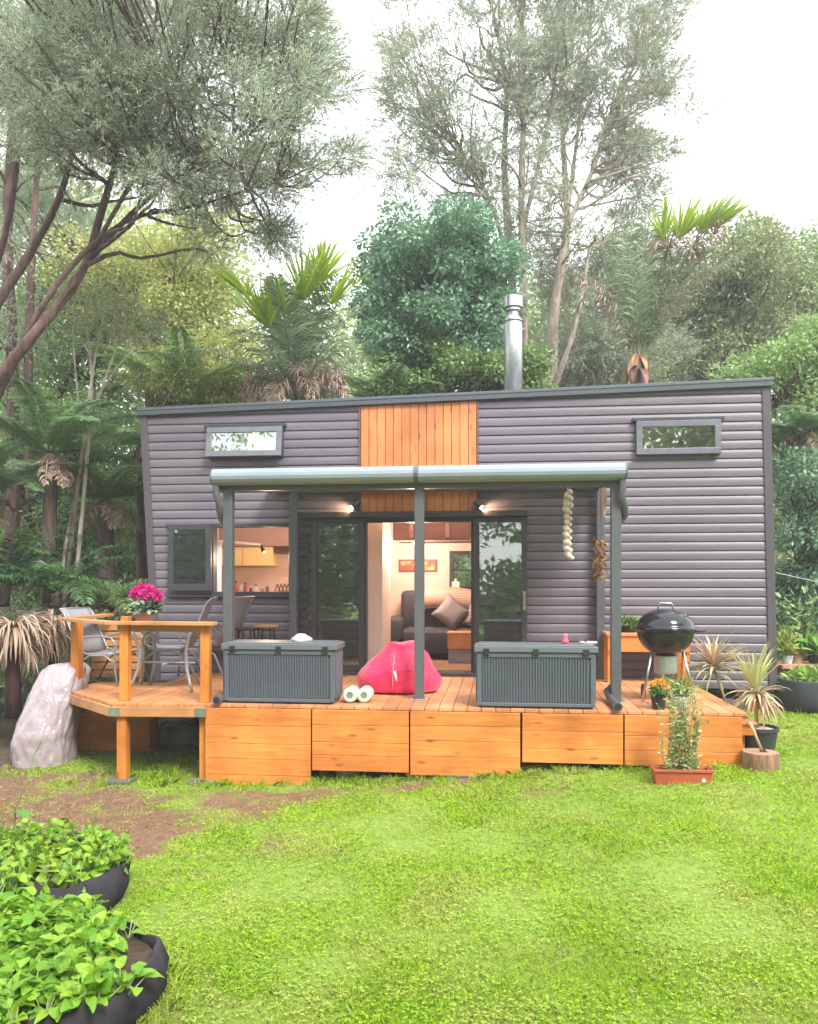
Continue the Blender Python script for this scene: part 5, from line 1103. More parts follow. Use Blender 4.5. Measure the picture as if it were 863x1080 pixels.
t = potplant('potted_leafy_plant', 'broad leaved bright green plant in a black pot on the potting table', tpx(860), 10.95, ht, .1, .1, M['black'], world=True); greens(t, 'foliage', 46, (0, 0, .1), .17, .16, .2, .22, .11, leafmat('broad bright leaf', (.14, .34, .04), (.3, .5, .1), .3), up=.7, nu=4)
# wash line from the house corner
a = at(818, 604, 10.35); b2 = at(900, 618, 12.0); w = MB().tube([a, a * .5 + b2 * .5 + Vector((0, 0, -.03)), b2], .006, 5).build('wire', M['zinc']); tag(w, 'thin wire stretched from the right corner of the house into the bush', 'wire')
# ------------------------------------------------------------------ raised felt beds in the foreground
m_felt2 = mat('black felt bed', (.032, .029, .034), .95, 0, .6, 4, .6, 30, .15)
def bed(nm, lab, cx, cy, rx, ry, rot, h, seed):
    zb = float(gz(cx, cy)); t = thing(nm, lab, 'garden bed', (cx, cy, zb), rot, 'black felt garden beds'); n = 90; prof = [(.99, 0), (1.035, .08), (1.04, h * .55), (1.0, h), (.985, h + .006), (.972, h), (.98, h * .6)]; vs = []
    for s_, z in prof:
        for j in range(n):
            a = 2 * math.pi * j / n; q = s_ + (.035 * mn.noise(Vector((math.cos(a) * 4 + seed, math.sin(a) * 4, z * 6))) + .012 * math.sin(a * 17 + seed)) * (1 if z > .02 else .3)
            zz = z + (.05 * mn.noise(Vector((math.cos(a) * 3.2 + seed, math.sin(a) * 3.2, 5))) if z > h * .5 else 0); ca, sa_ = math.cos(a), math.sin(a); e = .82; vs.append((math.copysign(abs(ca) ** e, ca) * rx * q, math.copysign(abs(sa_) ** e, sa_) * ry * q, zz))
    mb = MB(); mb.add(vs, [(i * n + j, i * n + (j + 1) % n, (i + 1) * n + (j + 1) % n, (i + 1) * n + j) for i in range(len(prof) - 1) for j in range(n)]); mb.build('wall', m_felt2, t, smooth=True)
    k = 30; g = []; 
    mb = MB(); vs = []; fs = []
    for i in range(k + 1):
        for j in range(n // 3): a = 2 * math.pi * j / (n // 3); r_ = i / k; x_, y_ = math.copysign(abs(math.cos(a)) ** .82, math.cos(a)) * rx * .975 * r_, math.copysign(abs(math.sin(a)) ** .82, math.sin(a)) * ry * .975 * r_; vs.append((x_, y_, h * .72 + .04 * mn.noise(Vector((x_ * 5, y_ * 5, seed))) + .015 * mn.noise(Vector((x_ * 25, y_ * 25, seed)))))
    nn = n // 3; mb.add(vs, [(i * nn + j, (i + 1) * nn + j, (i + 1) * nn + (j + 1) % nn, i * nn + (j + 1) % nn) for i in range(k) for j in range(nn)]); mb.build('soil', M['soil'], t, smooth=True); return t
def rosette(n, rx, ry, h, seed, hmin, hmax, L, W, cut=None):
    """stalks rising from the soil, each ending in a leaf"""
    rs = np.random.default_rng(seed); a = rs.uniform(0, 6.283, n); r_ = np.sqrt(rs.uniform(0, 1, n)); c = np.stack([np.cos(a) * r_ * rx, np.sin(a) * r_ * ry, np.full(n, h * .72)], 1)
    if cut is not None: c = c[cut(c)]
    n = len(c); crown = c.copy(); per = 9; P0 = np.repeat(c, per, 0); az = rs.uniform(0, 6.283, n * per); lean = rs.uniform(.15, 1.0, n * per); hh = rs.uniform(hmin, hmax, n * per)
    out = np.stack([np.cos(az), np.sin(az), np.zeros(n * per)], 1); P1 = P0 + out * (lean * hh * .75)[:, None] + np.array([0, 0, 1]) * (hh * (1.05 - lean * .5))[:, None]
    D = nrm(out * (.35 + lean[:, None] * .8) + np.array([0, 0, 1]) * (.75 - lean[:, None] * .75) + rs.normal(0, .2, out.shape)); return P0, P1, D, out, rs
def stalks(nm, P0, P1, w, m, par):
    k = len(P0); mid = (P0 + P1) / 2 + (P1 - P0) * .1; s = nrm(np.cross(P1 - P0, np.array([0, 1., .1]))) * w; arr = np.stack([P0 - s, P0 + s, P1 + s * .6, P1 - s * .6], 1).reshape(-1, 3); return arrmesh(nm, arr, 4, m, par)
b1 = bed('felt_garden_bed', 'black felt garden bed of crinkled spinach leaves, nearest the camera', -2.15, 3.83, .93, .60, 0, .22, 1.0)
m_sp = leafmat('spinach leaf', (.12, .32, .015), (.36, .58, .05), .35, .4, 5, .8)
bump(m_sp.node_tree, m_sp.node_tree.nodes['Principled BSDF'], noise(m_sp.node_tree, coords(m_sp.node_tree), 55, 3), .8, .012)
P0, P1, D, out, rs = rosette(420, .95, .62, .24, 5, .05, .155, 0, 0, lambda c: ~((c[:, 0] > .70) & (c[:, 1] < .28) & (c[:, 1] > -.20)))
k = len(P1); stalks('stalks', P0, P1, .004, leafmat('pale stalk', (.3, .45, .12), (.5, .6, .3), .3), b1)
gridleaves('leaves', P1, D, nrm(np.array([0, 0, 1]) + rs.normal(0, .35, (k, 3)) + out * .2), rs.uniform(.035, .085, k), rs.uniform(.035, .07, k), m_sp, b1, curl=.5, cup=.18, nu=8, crinkle=.07)
b2_ = bed('felt_garden_bed', 'black felt garden bed of taller mixed greens behind the spinach bed', -2.78, 5.02, .96, .66, .3, .24, 4.0)
m_g2 = leafmat('mixed salad leaf', (.13, .33, .02), (.40, .58, .05), .35, .4, 4, .75)
P0, P1, D, out, rs = rosette(190, .93, .64, .24, 9, .07, .23, 0, 0); k = len(P1); stalks('stalks', P0, P1, .004, leafmat('pale stalk b', (.3, .45, .12), (.5, .6, .3), .3), b2_)
gridleaves('leaves', P1, D, nrm(np.array([0, 0, 1]) + rs.normal(0, .5, (k, 3))), rs.uniform(.035, .085, k), rs.uniform(.035, .07, k), m_g2, b2_, curl=.5, cup=.2, nu=6, crinkle=.10)
Pm = P0 + (P1 - P0) * rs.uniform(.3, .9, (k, 1)); gridleaves('leaves', Pm, nrm(D + rs.normal(0, .6, D.shape)), nrm(np.array([0, 0, 1]) + rs.normal(0, .5, (k, 3))), rs.uniform(.03, .07, k), rs.uniform(.03, .06, k), m_g2, b2_, curl=.4, cup=.2, nu=3, crinkle=.06)
# squash leaves and a tendril
loc = [(-.45, .35, .50, .34), (-.62, .1, .42, .3), (-.2, .5, .42, .2), (-.75, .4, .48, .3), (-.5, .0, .40, .22), (.25, .3, .50, .13)]; P = np.array([l[:3] for l in loc]); k = len(P)
gridleaves('squash_leaves', P, nrm(np.array([.5, -.6, .1]) + rs.normal(0, .3, (k, 3))), nrm(np.array([0, -.3, 1.]) + rs.normal(0, .2, (k, 3))), np.array([l[3] for l in loc]), np.array([l[3] for l in loc]) * 1.05, leafmat('squash leaf', (.10, .28, .06), (.2, .40, .10), .3, .5, 2, .9), b2_, curl=.3, cup=.1, nu=6, crinkle=.02)
mb = MB()
for l in loc: mb.tube([(l[0] * .9, l[1] * .9, .24), (l[0], l[1], l[2] * .7), l[:3]], .006, 6)
mb.tube([(.25, .25, .5), (.33, .3, .72), (.36, .32, .86), (.40, .33, .93), (.41, .30, .97)], .004, 6); mb.build('vine', M['stemgreen'], b2_, smooth=True)
# ------------------------------------------------------------------ trees and bush
def bark(name, c1, c2): 
    m, n, b = newmat(name); v = coords(n, (5, 5, .8)); f = noise(n, v, 3, 6, .6, .4); lk(n, ramp(n, f, [(.3, c1), (.7, c2)]), b.inputs['Base Color']); b.inputs['Roughness'].default_value = .9; bump(n, b, f, .8, .03); return m
bk_red = bark('red brown bark', (.035, .018, .016), (.17, .10, .085)); bk_pale = bark('pale grey bark', (.24, .19, .15), (.55, .47, .40)); bk_dark = bark('dark bark', (.045, .03, .026), (.17, .12, .10)); bk_mid = bark('grey brown bark', (.13, .10, .08), (.34, .28, .23))
lf_kan = leafmat('kanuka foliage', (.26, .34, .23), (.58, .67, .47), .42, .6, .8, .78)
lf_kan2 = leafmat('kanuka foliage far', (.24, .30, .20), (.50, .56, .40), .35, .6, .35, .78)
lf_dark = leafmat('puriri foliage', (.12, .27, .16), (.33, .52, .33), .3, .35, .4, .75)
lf_yel = leafmat('yellow green foliage', (.40, .46, .12), (.72, .74, .32), .4, .5, .5, .75)
lf_mid = leafmat('mid green foliage', (.15, .28, .09), (.38, .52, .20), .35, .5, .4, .72)
lf_olive = leafmat('olive foliage', (.17, .24, .09), (.40, .46, .22), .35, .5, .4, .75)
lf_lite = leafmat('light green foliage', (.18, .33, .09), (.42, .56, .22), .4, .5, .4, .75)
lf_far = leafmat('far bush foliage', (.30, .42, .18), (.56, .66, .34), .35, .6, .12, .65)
# far bush as one mass, each side and behind; also the bush across the lawn, behind the viewer
def bush_mass(name, label, pts, r, n, L, W, m):
    C = np.array(pts); out = []
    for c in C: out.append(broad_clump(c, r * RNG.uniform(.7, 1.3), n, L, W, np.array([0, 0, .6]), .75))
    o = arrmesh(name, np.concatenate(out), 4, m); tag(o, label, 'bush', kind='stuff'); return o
pts = []
for i in range(520):
    f = RNG.random(); x = -24 + 48 * f; y = 27 + RNG.random() * 6 + .02 * x * x * .4
    px = CX + x / y * FPX
    topy = np.interp(px, [-300, 150, 260, 340, 430, 640, 740, 800, 863, 1100], [60, 180, 250, 330, 310, 285, 262, 262, 255, 200]); zt_ = ZC + (HY - topy) / FPX * y
    pts.append((x, y, 1 + (zt_ - 1.8) * RNG.random() ** .75))
bush_mass('far_bush', 'pale green bush rising behind the house', pts, 1.5, 330, .26, .15, lf_far)
pts = []
for i in range(270):
    a = RNG.uniform(math.pi * .98, math.pi * 2.02); rr = RNG.uniform(11, 15); x, y = math.cos(a) * rr * 1.15, math.sin(a) * rr * .75 + 1; left = x < 3; pts.append((x, y, .5 + RNG.random() ** .8 * (8.5 if left else 9)))
for i in range(120):
    a = RNG.uniform(math.pi * .98, math.pi * 2.02); rr = RNG.uniform(12.5, 15); pts.append((math.cos(a) * rr * 1.15, math.sin(a) * rr * .75 + 1, RNG.uniform(.3, 3)))
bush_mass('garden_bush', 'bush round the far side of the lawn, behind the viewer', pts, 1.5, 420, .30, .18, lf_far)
pts = [(RNG.uniform(-14, -5), RNG.uniform(-9, -3), RNG.uniform(11.5, 18.5)) for _ in range(60)]
bush_mass('overhead_branches', 'open tree branches over the near side of the lawn', pts, .8, 70, .30, .12, lf_mid)
# undergrowth at the foot of the bush, both sides of the house
pts = [(RNG.uniform(-11, -4.7), RNG.uniform(10.3, 15), RNG.uniform(.2, 1.3)) for _ in range(90)] + [(RNG.uniform(-14, -4.7), RNG.uniform(14, 20), RNG.uniform(.8, 3.6)) for _ in range(110)] + [(RNG.uniform(5.6, 12), RNG.uniform(12.2, 16), RNG.uniform(.5, 1.6)) for _ in range(60)] + [(RNG.uniform(-5, 6), RNG.uniform(14.6, 18), RNG.uniform(.5, 2.4)) for _ in range(70)]
bush_mass('undergrowth', 'dark tangled undergrowth at the foot of the trees', pts, .6, 240, .11, .05, lf_mid)

G1 = 'kanuka trees'
tree('bushy_tree', 'pale green leafy shrub filling the shade beneath the tree ferns at left', 'shrub', 15.2, [[(70, 640, .08), (72, 590, .06), (70, 540, .03)]], [(25, 510, 60, 60), (100, 560, 60, 55), (135, 490, 30, 60), (60, 450, 60, 50), (40, 590, 50, 40)], 90, 'broad', lf_lite, bk_dark, depth=.9, rc=.5, nl=330, L=.09, W=.045)
tree('kanuka_tree', 'big multi stemmed kanuka leaning in from the left, feathery crown over the roof', 'tree', 10.2,
     [[(-60, 690, 0.109), (-35, 520, 0.095), (0, 405, 0.082), (38, 350, 0.068), (85, 290, 0.058), (108, 220, 0.048), (130, 150, 0.034), (165, 70, 0.020)],
      [(-60, 690, 0.095), (-50, 480, 0.082), (-12, 340, 0.068), (30, 270, 0.054), (62, 210, 0.044), (85, 130, 0.031), (110, 40, 0.020)],
      [(30, 362, 0.048), (62, 318, 0.044), (105, 262, 0.037), (150, 215, 0.031), (200, 178, 0.020), (260, 140, 0.012)],
      [(-50, 640, 0.082), (-40, 400, 0.068), (5, 250, 0.048), (22, 130, 0.034), (30, -20, 0.020)],
      [(85, 290, 0.034), (120, 225, 0.027), (190, 110, 0.020), (260, 40, 0.010)],
      [(0, 405, 0.041), (60, 300, 0.034), (130, 235, 0.027), (215, 215, 0.017), (290, 190, 0.008)]],
     [(70, 60, 130, 90), (190, 50, 130, 80), (270, 60, 85, 75), (200, 160, 110, 60), (300, 140, 60, 60), (110, 150, 90, 50), (310, 205, 50, 35), (340, 130, 38, 70), (325, 50, 45, 60), (240, 215, 90, 32), (60, -30, 160, 50), (240, -20, 90, 50), (150, 120, 130, 70)],
     270, 'spray', lf_kan, bk_red, depth=1.9, rc=.36, nl=1050, L=.055, W=.011, group=G1, stemY=[0, .5, 0, 1.2, 0, 0], shell=.5)
tree('kanuka_tree', 'upright kanuka with dark stems at the far left edge, behind the leaning one', 'tree', 14.5,
     [[(12, 620, .14), (14, 420, .12), (8, 250, .1), (14, 100, .07), (10, -40, .04)], [(32, 560, .08), (30, 380, .08), (38, 200, .06), (50, 60, .04), (45, -60, .03)]],
     [(30, 120, 70, 110), (0, 30, 80, 80), (90, 60, 80, 80), (20, 330, 50, 70), (150, 20, 70, 60)], 75, 'spray', lf_kan, bk_red, depth=1.8, rc=.65, nl=1000, L=.085, W=.016, group=G1)
tree('kanuka_tree', 'tall kanuka rising behind the steel flue, open crown against the sky', 'tree', 17.5,
     [[(553, 640, .16), (553, 400, .10), (552, 300, .085), (550, 200, .07), (553, 100, .055), (548, 0, .035), (550, -50, .02)],
      [(541, 640, .15), (541, 330, .10), (537, 255, .085), (532, 170, .065), (534, 90, .05), (520, 10, .03)],
      [(538, 280, .05), (518, 215, .045), (505, 190, .035), (480, 150, .02)], [(552, 240, .05), (580, 120, .04), (592, 20, .025)], [(541, 300, .03), (500, 305, .022), (478, 275, .018), (462, 250, .008)]],
     [(480, 110, 65, 80), (540, 60, 60, 90), (455, 55, 45, 50), (500, 170, 60, 50), (445, 120, 40, 40), (585, 60, 40, 60), (545, 215, 45, 50), (540, -20, 90, 40), (430, 85, 28, 32), (425, 180, 25, 40), (440, 235, 30, 25)],
     165, 'spray', lf_kan2, bk_mid, depth=1.8, rc=.5, nl=520, L=.09, W=.019, group=G1, stemY=[0, .4, .4, 0, 0])
tree('kanuka_tree', 'tall kanuka with a pale forked trunk right of the flue', 'tree', 18.5,
     [[(582, 640, .17), (583, 410, .13), (584, 340, .11), (592, 280, .10), (598, 230, .08), (594, 150, .06), (592, 60, .045), (600, -30, .02)],
      [(584, 410, .07), (598, 372, .06), (610, 330, .05), (622, 260, .035)], [(597, 240, .06), (625, 180, .05), (648, 110, .04), (670, 50, .025)], [(598, 230, .05), (612, 120, .04), (622, 40, .03), (625, -30, .02)], [(583, 412, .03), (574, 398, .02), (572, 388, .01)]],
     [(640, 90, 50, 70), (690, 70, 35, 55), (620, 20, 50, 50), (670, 150, 50, 45), (605, 245, 35, 45), (690, 190, 28, 28), (600, 100, 35, 60), (565, 245, 35, 50), (600, 300, 35, 40), (575, 180, 30, 40), (700, 20, 30, 40), (640, -20, 60, 30), (680, 110, 50, 50)],
     190, 'spray', lf_kan2, bk_pale, depth=1.8, rc=.5, nl=520, L=.09, W=.019, group=G1)
tree('broadleaf_tree', 'dense dark blue green broadleaf tree left of the flue', 'tree', 15.5, [[(470, 640, .2), (468, 420, .14), (462, 330, .08), (455, 270, .04)]],
     [(445, 300, 62, 62), (490, 320, 50, 60), (415, 285, 35, 45), (500, 375, 40, 45), (450, 370, 75, 45), (420, 340, 40, 45), (480, 262, 40, 30), (492, 290, 45, 50), (455, 325, 80, 75), (510, 320, 28, 40)], 190, 'broad', lf_dark, bk_dark, depth=1.6, rc=.42, nl=420, L=.095, W=.055, shell=.4)
tree('broadleaf_tree', 'lighter green bushy tree low above the cedar panel', 'tree', 14.6, [[(455, 640, .1), (455, 480, .07), (455, 400, .04)]], [(450, 395, 70, 30), (500, 395, 40, 28), (555, 400, 30, 30)], 34, 'broad', lf_mid, bk_dark, depth=.8, rc=.4, nl=420, L=.10, W=.055)
tree('yellow_green_tree', 'soft yellow green tree behind the left end of the roof', 'tree', 15.6, [[(163, 640, .16), (163, 470, .15), (160, 380, .14), (170, 320, .09), (185, 260, .04)], [(158, 400, .09), (148, 350, .06), (140, 300, .03)]],
     [(195, 290, 60, 65), (230, 350, 45, 60), (150, 320, 50, 60), (210, 400, 60, 40), (110, 300, 40, 50), (235, 270, 30, 40)], 110, 'broad', lf_yel, bk_mid, depth=1.6, rc=.5, nl=330, L=.09, W=.045)
tree('bushy_tree', 'mid green tree filling the gap behind the fern fronds at left', 'tree', 17, [[(90, 640, .14), (95, 480, .1), (100, 360, .05)]], [(90, 350, 60, 80), (60, 430, 60, 70), (120, 450, 50, 60), (30, 380, 50, 80), (110, 560, 60, 80)], 90, 'broad', lf_lite, bk_dark, depth=1.6, rc=.65, nl=330, L=.12, W=.055)
tree('bushy_tree', 'pale grey green tree between the forked trunk and the right palm', 'tree', 20, [[(640, 640, .15), (640, 450, .1), (645, 330, .06)]], [(630, 330, 45, 70), (665, 290, 35, 60), (620, 390, 50, 40), (660, 385, 50, 40), (655, 235, 30, 30)], 75, 'spray', lf_kan2, bk_pale, depth=1.6, rc=.75, nl=900, L=.12, W=.024)
tree('bushy_tree', 'olive green tree behind the right palm', 'tree', 21, [[(760, 640, .18), (762, 450, .12), (765, 320, .06)]], [(765, 290, 45, 50), (790, 330, 50, 60), (740, 340, 45, 55), (730, 385, 50, 40), (790, 270, 30, 32), (820, 360, 40, 50)], 95, 'broad', lf_olive, bk_dark, depth=1.9, rc=.75, nl=330, L=.14, W=.06)
tree('bushy_tree', 'dark leaved tree whose crown meets the sky at the right frame edge', 'tree', 22, [[(850, 640, .18), (850, 450, .12), (848, 320, .06)]], [(850, 290, 30, 35), (870, 320, 35, 60), (830, 330, 25, 40), (800, 250, 16, 22), (842, 262, 12, 22)], 50, 'broad', lf_mid, bk_dark, depth=1.6, rc=.6, nl=260, L=.15, W=.07)
tree('bushy_tree', 'bright green tree right of the house above the wire', 'tree', 15, [[(850, 690, .13), (850, 560, .1), (846, 440, .05)]], [(850, 400, 40, 45), (830, 450, 25, 60), (870, 470, 35, 50), (810, 390, 30, 25), (860, 360, 40, 30)], 70, 'broad', lf_lite, bk_dark, depth=1.2, rc=.5, nl=330, L=.10, W=.05)
tree('bushy_tree', 'shaded dark green shrub beside the right wall of the house', 'shrub', 13.5, [[(850, 700, .08), (850, 620, .06), (850, 540, .03)]], [(850, 520, 30, 50), (845, 600, 30, 50), (880, 570, 30, 70), (835, 640, 22, 30)], 60, 'broad', lf_dark, bk_dark, depth=1.0, rc=.42, nl=330, L=.09, W=.045)
tree('bushy_tree', 'grey green tree behind the leaning kanuka, above the left end of the roof', 'tree', 16.2, [[(-40, 640, .14), (60, 420, .09), (130, 300, .04)]], [(60, 260, 70, 60), (130, 240, 60, 40), (20, 230, 60, 60), (200, 235, 50, 25)], 30, 'spray', lf_kan, bk_red, depth=1.4, rc=.45, nl=600, L=.08, W=.018)
tree('sapling', 'clump of thin pale bare stems standing left of the house', 'tree', 11.8, [[(62, 690, .035), (72, 600, .033), (84, 500, .03), (92, 440, .026), (100, 380, .018), (112, 320, .01)], [(72, 690, .035), (84, 570, .033), (93, 470, .028), (97, 400, .02), (92, 330, .014), (98, 300, .008)], [(62, 690, .03), (66, 600, .028), (80, 520, .024), (95, 440, .02), (130, 380, .012), (170, 350, .006)], [(92, 450, .02), (120, 375, .014), (135, 325, .008)], [(88, 470, .016), (78, 370, .012), (80, 320, .006)]],
     [(100, 310, 50, 30), (140, 345, 40, 20), (80, 330, 30, 30)], 20, 'spray', lf_olive, bk_pale, depth=.8, rc=.3, nl=300, L=.06, W=.014, every=1)

# nikau palms
def palm(name, label, px, py, Y, specs, bm, trunk, lm, dm, extra=None, group=None):
    b = at(px, 640, Y); top = at(px, py, Y); t = thing(name, label, 'palm', tuple(b), 0, group); H = top.z - b.z; mb = MB()
    mb.tube([(rnd(-.02, .02), 0, H * f) for f in (0, .2, .4, .6, .8, .93)] + [(0, 0, H)], [trunk * q for q in (1.15, 1, 1, 1, 1, 1.05, .8)], 14); mb.build('trunk', bm, t, smooth=True)
    for nm, sp, m_ in (('live_fronds', specs, lm), ('dead_fronds', extra or [], dm)):
        if not sp: continue
        out = []; mb = MB()
        for s in sp:
            pts, a = frond_arrays((s.get('x', 0), s.get('y', 0), H + s.get('z', 0)), s['az'], s['el'], s['L'], s['droop'], s.get('n', 60), s.get('ll', .5), s.get('lw', .03), s.get('vee', .5), s.get('hang', .3), s.get('fern', False), rag=s.get('rag', .1)); out.append(a)
            mb.tube([tuple(p) for p in pts], [.022 * (1 - .9 * i / 14) * s.get('rr', 1) for i in range(15)], 5)
        arrmesh(nm, np.concatenate(out), 4, m_, t); mb.build('midribs', m_, t, smooth=True)
    return t
lf_pal = leafmat('nikau leaf', (.19, .27, .15), (.42, .52, .31), .3, .45, 1, .75); lf_palb = leafmat('nikau lime leaf', (.30, .48, .03), (.55, .68, .08), .45, .45, 1, .85); lf_dead = leafmat('dead frond', (.28, .18, .13), (.58, .44, .36), .2, .8, 1, .75)
rp = np.random.default_rng(3)
sp = [dict(az=rp.uniform(0, 6.28), el=rp.uniform(1.05, 1.5), L=rp.uniform(1.9, 2.5), droop=rp.uniform(.3, .8), n=60, ll=.6, lw=.04, vee=.3, hang=.7, rag=.25) for _ in range(12)] + [dict(az=rp.uniform(0, 6.28), el=rp.uniform(.5, .95), L=rp.uniform(1.6, 2.2), droop=rp.uniform(.8, 1.3), n=50, ll=.5, lw=.036, vee=.2, hang=1.0, rag=.3) for _ in range(4)]
de = [dict(az=rp.uniform(0, 6.28), el=rp.uniform(.3, 1.3), L=rp.uniform(.9, 1.35), droop=rp.uniform(2.0, 3.2), n=44, ll=.36, lw=.026, vee=0, hang=1.6, rag=.45, z=.15) for _ in range(18)]
p1 = palm('nikau_palm', 'nikau palm behind the left roof with lime new fronds above a skirt of dead ones', 312, 425, 13.6, sp, bk_mid, .14, lf_pal, lf_dead, de)
B1 = at(312, 640, 13.6)
def fan(t, base, px, py, Y, n, L, W, e0, e1, dr, m, seed, nm='lime_fronds', lean=(0, 0)):
    c = at(px, py, Y) - base; o = strapplant(t, nm, (c.x, c.y, c.z), n, L, W, e0, e1, dr, m, .03, seed)
    if lean != (0, 0):
        for v in o.data.vertices: q = max(0, v.co.z - c.z); v.co.x += lean[0] * q; v.co.y += lean[1] * q
    return o
for px, py, n, L, lean, sd in ((320, 316, 46, .78, .1, 61), (335, 300, 30, .7, .35, 62), (283, 345, 36, .68, -.35, 63), (262, 312, 16, .5, -.9, 64), (300, 330, 26, .6, -.1, 65), (350, 320, 18, .6, .6, 66)): fan(p1, B1, px, py, 12.9, n * 2, L * 1.1, .05, .7, 1.5, .3, lf_palb, sd, lean=(lean, 0))
sp = [dict(az=a, el=e, L=L, droop=d, n=58, ll=.6, lw=.034, vee=.12, hang=.6, rag=.2) for a, e, L, d in ((.2, 1.12, 3.1, .5), (.1, 1.25, 3.2, .35), (2.6, 1.45, 3.0, .25), (3.0, 1.38, 2.8, .4), (.5, 1.35, 3.1, .5), (5.8, 1.2, 3.0, .5), (4.8, 1.45, 2.9, .35), (1.6, 1.4, 3.0, .3), (3.6, 1.5, 2.9, .3), (.0, 1.0, 3.1, .6), (.3, 1.28, 2.4, .3), (6.1, 1.4, 2.6, .3))]
de = [dict(az=a, el=e, L=L, droop=d, n=50, ll=.5, lw=.028, vee=0, hang=1.3, rag=.4) for a, e, L, d in ((.1, 1.1, 3.0, .9), (.2, 1.2, 3.1, .7), (6.2, 1.3, 3.0, .8), (3.1, 1.25, 2.2, .9))]
p2 = palm('nikau_palm', 'nikau palm right of the forked trunk, tall fan of fronds leaning right', 673, 382, 15.2, sp, bk_mid, .13, lf_pal, lf_dead, de)
H = at(673, 382, 15.2).z - at(673, 640, 15.2).z; B2 = at(673, 640, 15.2)
for px, py, n, L, lean, sd in ((716, 252, 40, .75, .45, 71), (738, 246, 40, .7, .9, 72), (700, 255, 20, .7, .1, 73), (755, 240, 24, .5, 1.1, 74)): fan(p2, B2, px, py, 14.8, n * 2, L * 1.1, .05, .7, 1.5, .3, lf_palb, sd, lean=(lean, 0))
for px, py, n, L, sd in ((705, 262, 34, .7, 75), (730, 262, 30, .6, 76), (752, 248, 20, .5, 77)): fan(p2, B2, px, py, 14.7, n, L, .03, .0, 1.0, 3.0, lf_dead, sd, 'dead_fronds')
strapplant(p2, 'crownshaft', (0, 0, H + .15), 22, .62, .13, -1.5, -.9, .5, leafmat('orange brown sheath', (.42, .20, .08), (.85, .60, .34), .15, .6, 3), .04, 41)
strapplant(p2, 'dead_bracts', (0, 0, H - .12), 8, .55, .13, -1.2, .2, 1.6, leafmat('maroon bract', (.12, .04, .045), (.34, .17, .14), .1, .6, 3), .08, 42)

# tree ferns
lf_fern = leafmat('tree fern frond', (.16, .30, .13), (.38, .54, .28), .45, .5, 1, .8); lf_fern2 = leafmat('pale fern frond', (.28, .44, .16), (.55, .68, .36), .45, .5, 1, .8)
def fernp(label, px, py, Y, n, L, el0, el1, lm, seed, tr=.11):
    rp = np.random.default_rng(seed); sp = [dict(az=6.283 * i / n + rp.uniform(-.2, .2), el=rp.uniform(el0, el1), L=L * rp.uniform(.85, 1.1), droop=rp.uniform(.7, 1.2), n=30, ll=.36 * L / 2, lw=.05 * L / 2, vee=.05, hang=.25, fern=True, rr=.8) for i in range(n)]
    de = [dict(az=rp.uniform(0, 6.28), el=-.3, L=L * .5, droop=1.2, n=24, ll=.2, lw=.03, vee=0, hang=1, rag=.4) for i in range(7)]
    return palm('tree_fern', label, px, py, Y, sp, bk_dark, tr, lm, lf_dead, de, group='tree ferns')
fernp('tree fern with a thick dark trunk at the left, broad drooping crown', 53, 478, 11.6, 13, 1.7, .25, .8, lf_fern, 1, .10)
fernp('tree fern whose dark trunk stands just left of the house wall', 112, 528, 12.6, 12, 1.5, .2, .8, lf_fern, 2, .12)
fernp('pale tree fern spreading over the left end of the roof', 198, 425, 15.2, 14, 2.1, .25, .75, lf_fern2, 3)
fernp('tree fern at the far left edge, half out of frame', -20, 520, 12.0, 12, 1.7, .3, .8, lf_fern, 4)
fernp('pale tree fern low between the house wall and the sapling stems', 150, 470, 13.5, 12, 1.5, .2, .7, lf_fern2, 5, .09)
fernp('tree fern behind the roof just left of the nikau skirt', 255, 432, 17.0, 12, 1.8, .25, .7, lf_fern2, 6)
fernp('tree fern half hidden behind the broadleaf tree, dark leaning fronds', 405, 425, 15.0, 9, 1.6, .2, .8, lf_fern, 7)
fernp('tree fern low in the bush behind the right wall of the house', 848, 455, 14.0, 11, 1.4, .2, .7, lf_fern, 8)
# low palms and dead fronds at the left edge
def lowpalm(label, px, py, Y, n, L, el0, el1, dr, m, seed, name='young_palm', ll=.3, hang=.6, dead=None, lw=.026):
    rp = np.random.default_rng(seed); sp = [dict(az=6.283 * i / n + rp.uniform(-.3, .3), el=rp.uniform(el0, el1), L=L * rp.uniform(.8, 1.15), droop=dr * rp.uniform(.8, 1.2), n=40, ll=ll, lw=lw, vee=.1, hang=hang, rr=.5) for i in range(n)]
    return palm(name, label, px, py, Y, sp, bk_dark, .07, m, lf_dead, dead)
lowpalm('low dark green palm in front of the sapling stems', 60, 625, 10.9, 14, 1.1, .4, 1.1, 1.3, leafmat('dark green palm leaf', (.03, .10, .035), (.12, .24, .08), .2, .4, 1), 21)  # the leaf colour itself is dark green
lowpalm('low dark green palm at the left frame edge', 5, 615, 11.2, 13, 1.2, .4, 1.1, 1.3, leafmat('dark green palm leaf b', (.03, .09, .035), (.12, .22, .08), .2, .4, 1), 22)
lowpalm('young arching palm beside the house wall behind the railing', 118, 640, 11.4, 12, .9, .3, 1.0, 1.2, lf_mid, 23)
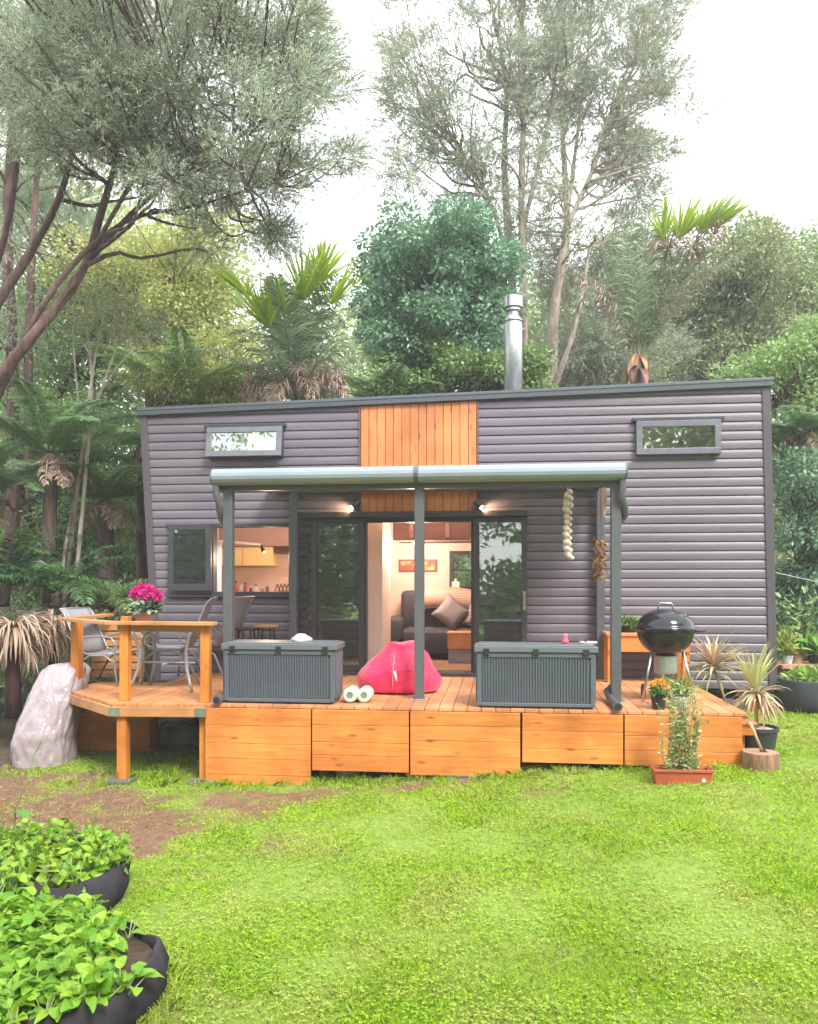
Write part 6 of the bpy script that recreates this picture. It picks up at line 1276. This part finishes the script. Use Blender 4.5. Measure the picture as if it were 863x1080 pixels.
m_df = leafmat('pale dead leaves', (.34, .22, .15), (.62, .48, .38), .2, .7, 2, .8)
for (px, pyt, pyb, Y, lab, n, L) in ((14, 662, 748, 9.6, 'cabbage tree skirt of drooping dead pinkish leaves at the left edge', 150, .75), (56, 655, 735, 10.3, 'smaller skirt of drooping dead leaves behind the covered barbecue', 90, .7)):
    b = at(px, pyb, Y); t = thing('cabbage_tree', lab, 'palm', tuple(b), 0, 'cabbage trees with dead leaves'); H = (pyb - pyt) / FPX * Y; mb = MB(); mb.tube([(0, 0, -.1), (0, 0, H * .5), (0, 0, H)], [.10, .08, .05], 12); mb.build('trunk', bark('burnt trunk %d' % px, (.03, .012, .012), (.10, .045, .04)), t, smooth=True)
    strapplant(t, 'dead_leaves', (0, 0, H), n, L, .03, -.4, .7, 2.6, m_df, .03, px); strapplant(t, 'dead_leaves', (0, 0, H - .1), n // 2, L * .8, .028, -1.2, -.2, 1.2, m_df, .05, px + 1)
# small shrub by the house corner with pink tinged leaves
b = at(146, 640, 10.9); t = thing('corner_shrub', 'small shrub with bronze strap leaves at the left corner of the house', 'shrub', (b.x, b.y, float(gz(b.x, b.y)))); strapplant(t, 'leaves', (0, 0, 1.15), 30, .5, .025, .2, 1.4, 1.0, m_cor, .02, 31); mb = MB(); mb.tube([(0, 0, 0), (.03, 0, .6), (0, 0, 1.18)], [.03, .025, .018], 8); mb.build('trunk', bk_mid, t, smooth=True)

# ------------------------------------------------------------------ haze volume added to lift the dark tones of the trees
m = bpy.data.materials.new('added pale haze'); m.use_nodes = True; n = m.node_tree; n.nodes.clear(); o_ = n.nodes.new('ShaderNodeOutputMaterial'); pv = n.nodes.new('ShaderNodeVolumePrincipled')
pv.inputs['Color'].default_value = (.97, .98, 1, 1); pv.inputs['Density'].default_value = .003; pv.inputs['Anisotropy'].default_value = .2; n.links.new(pv.outputs[0], o_.inputs['Volume'])
mb = MB(); mb.box(-26, -18, -1.5, 26, 36, 24); hzo = mb.build('haze', m); hzo['kind'] = 'stuff'; hzo['label'] = 'added thin haze that pales the dark tones of the trees'
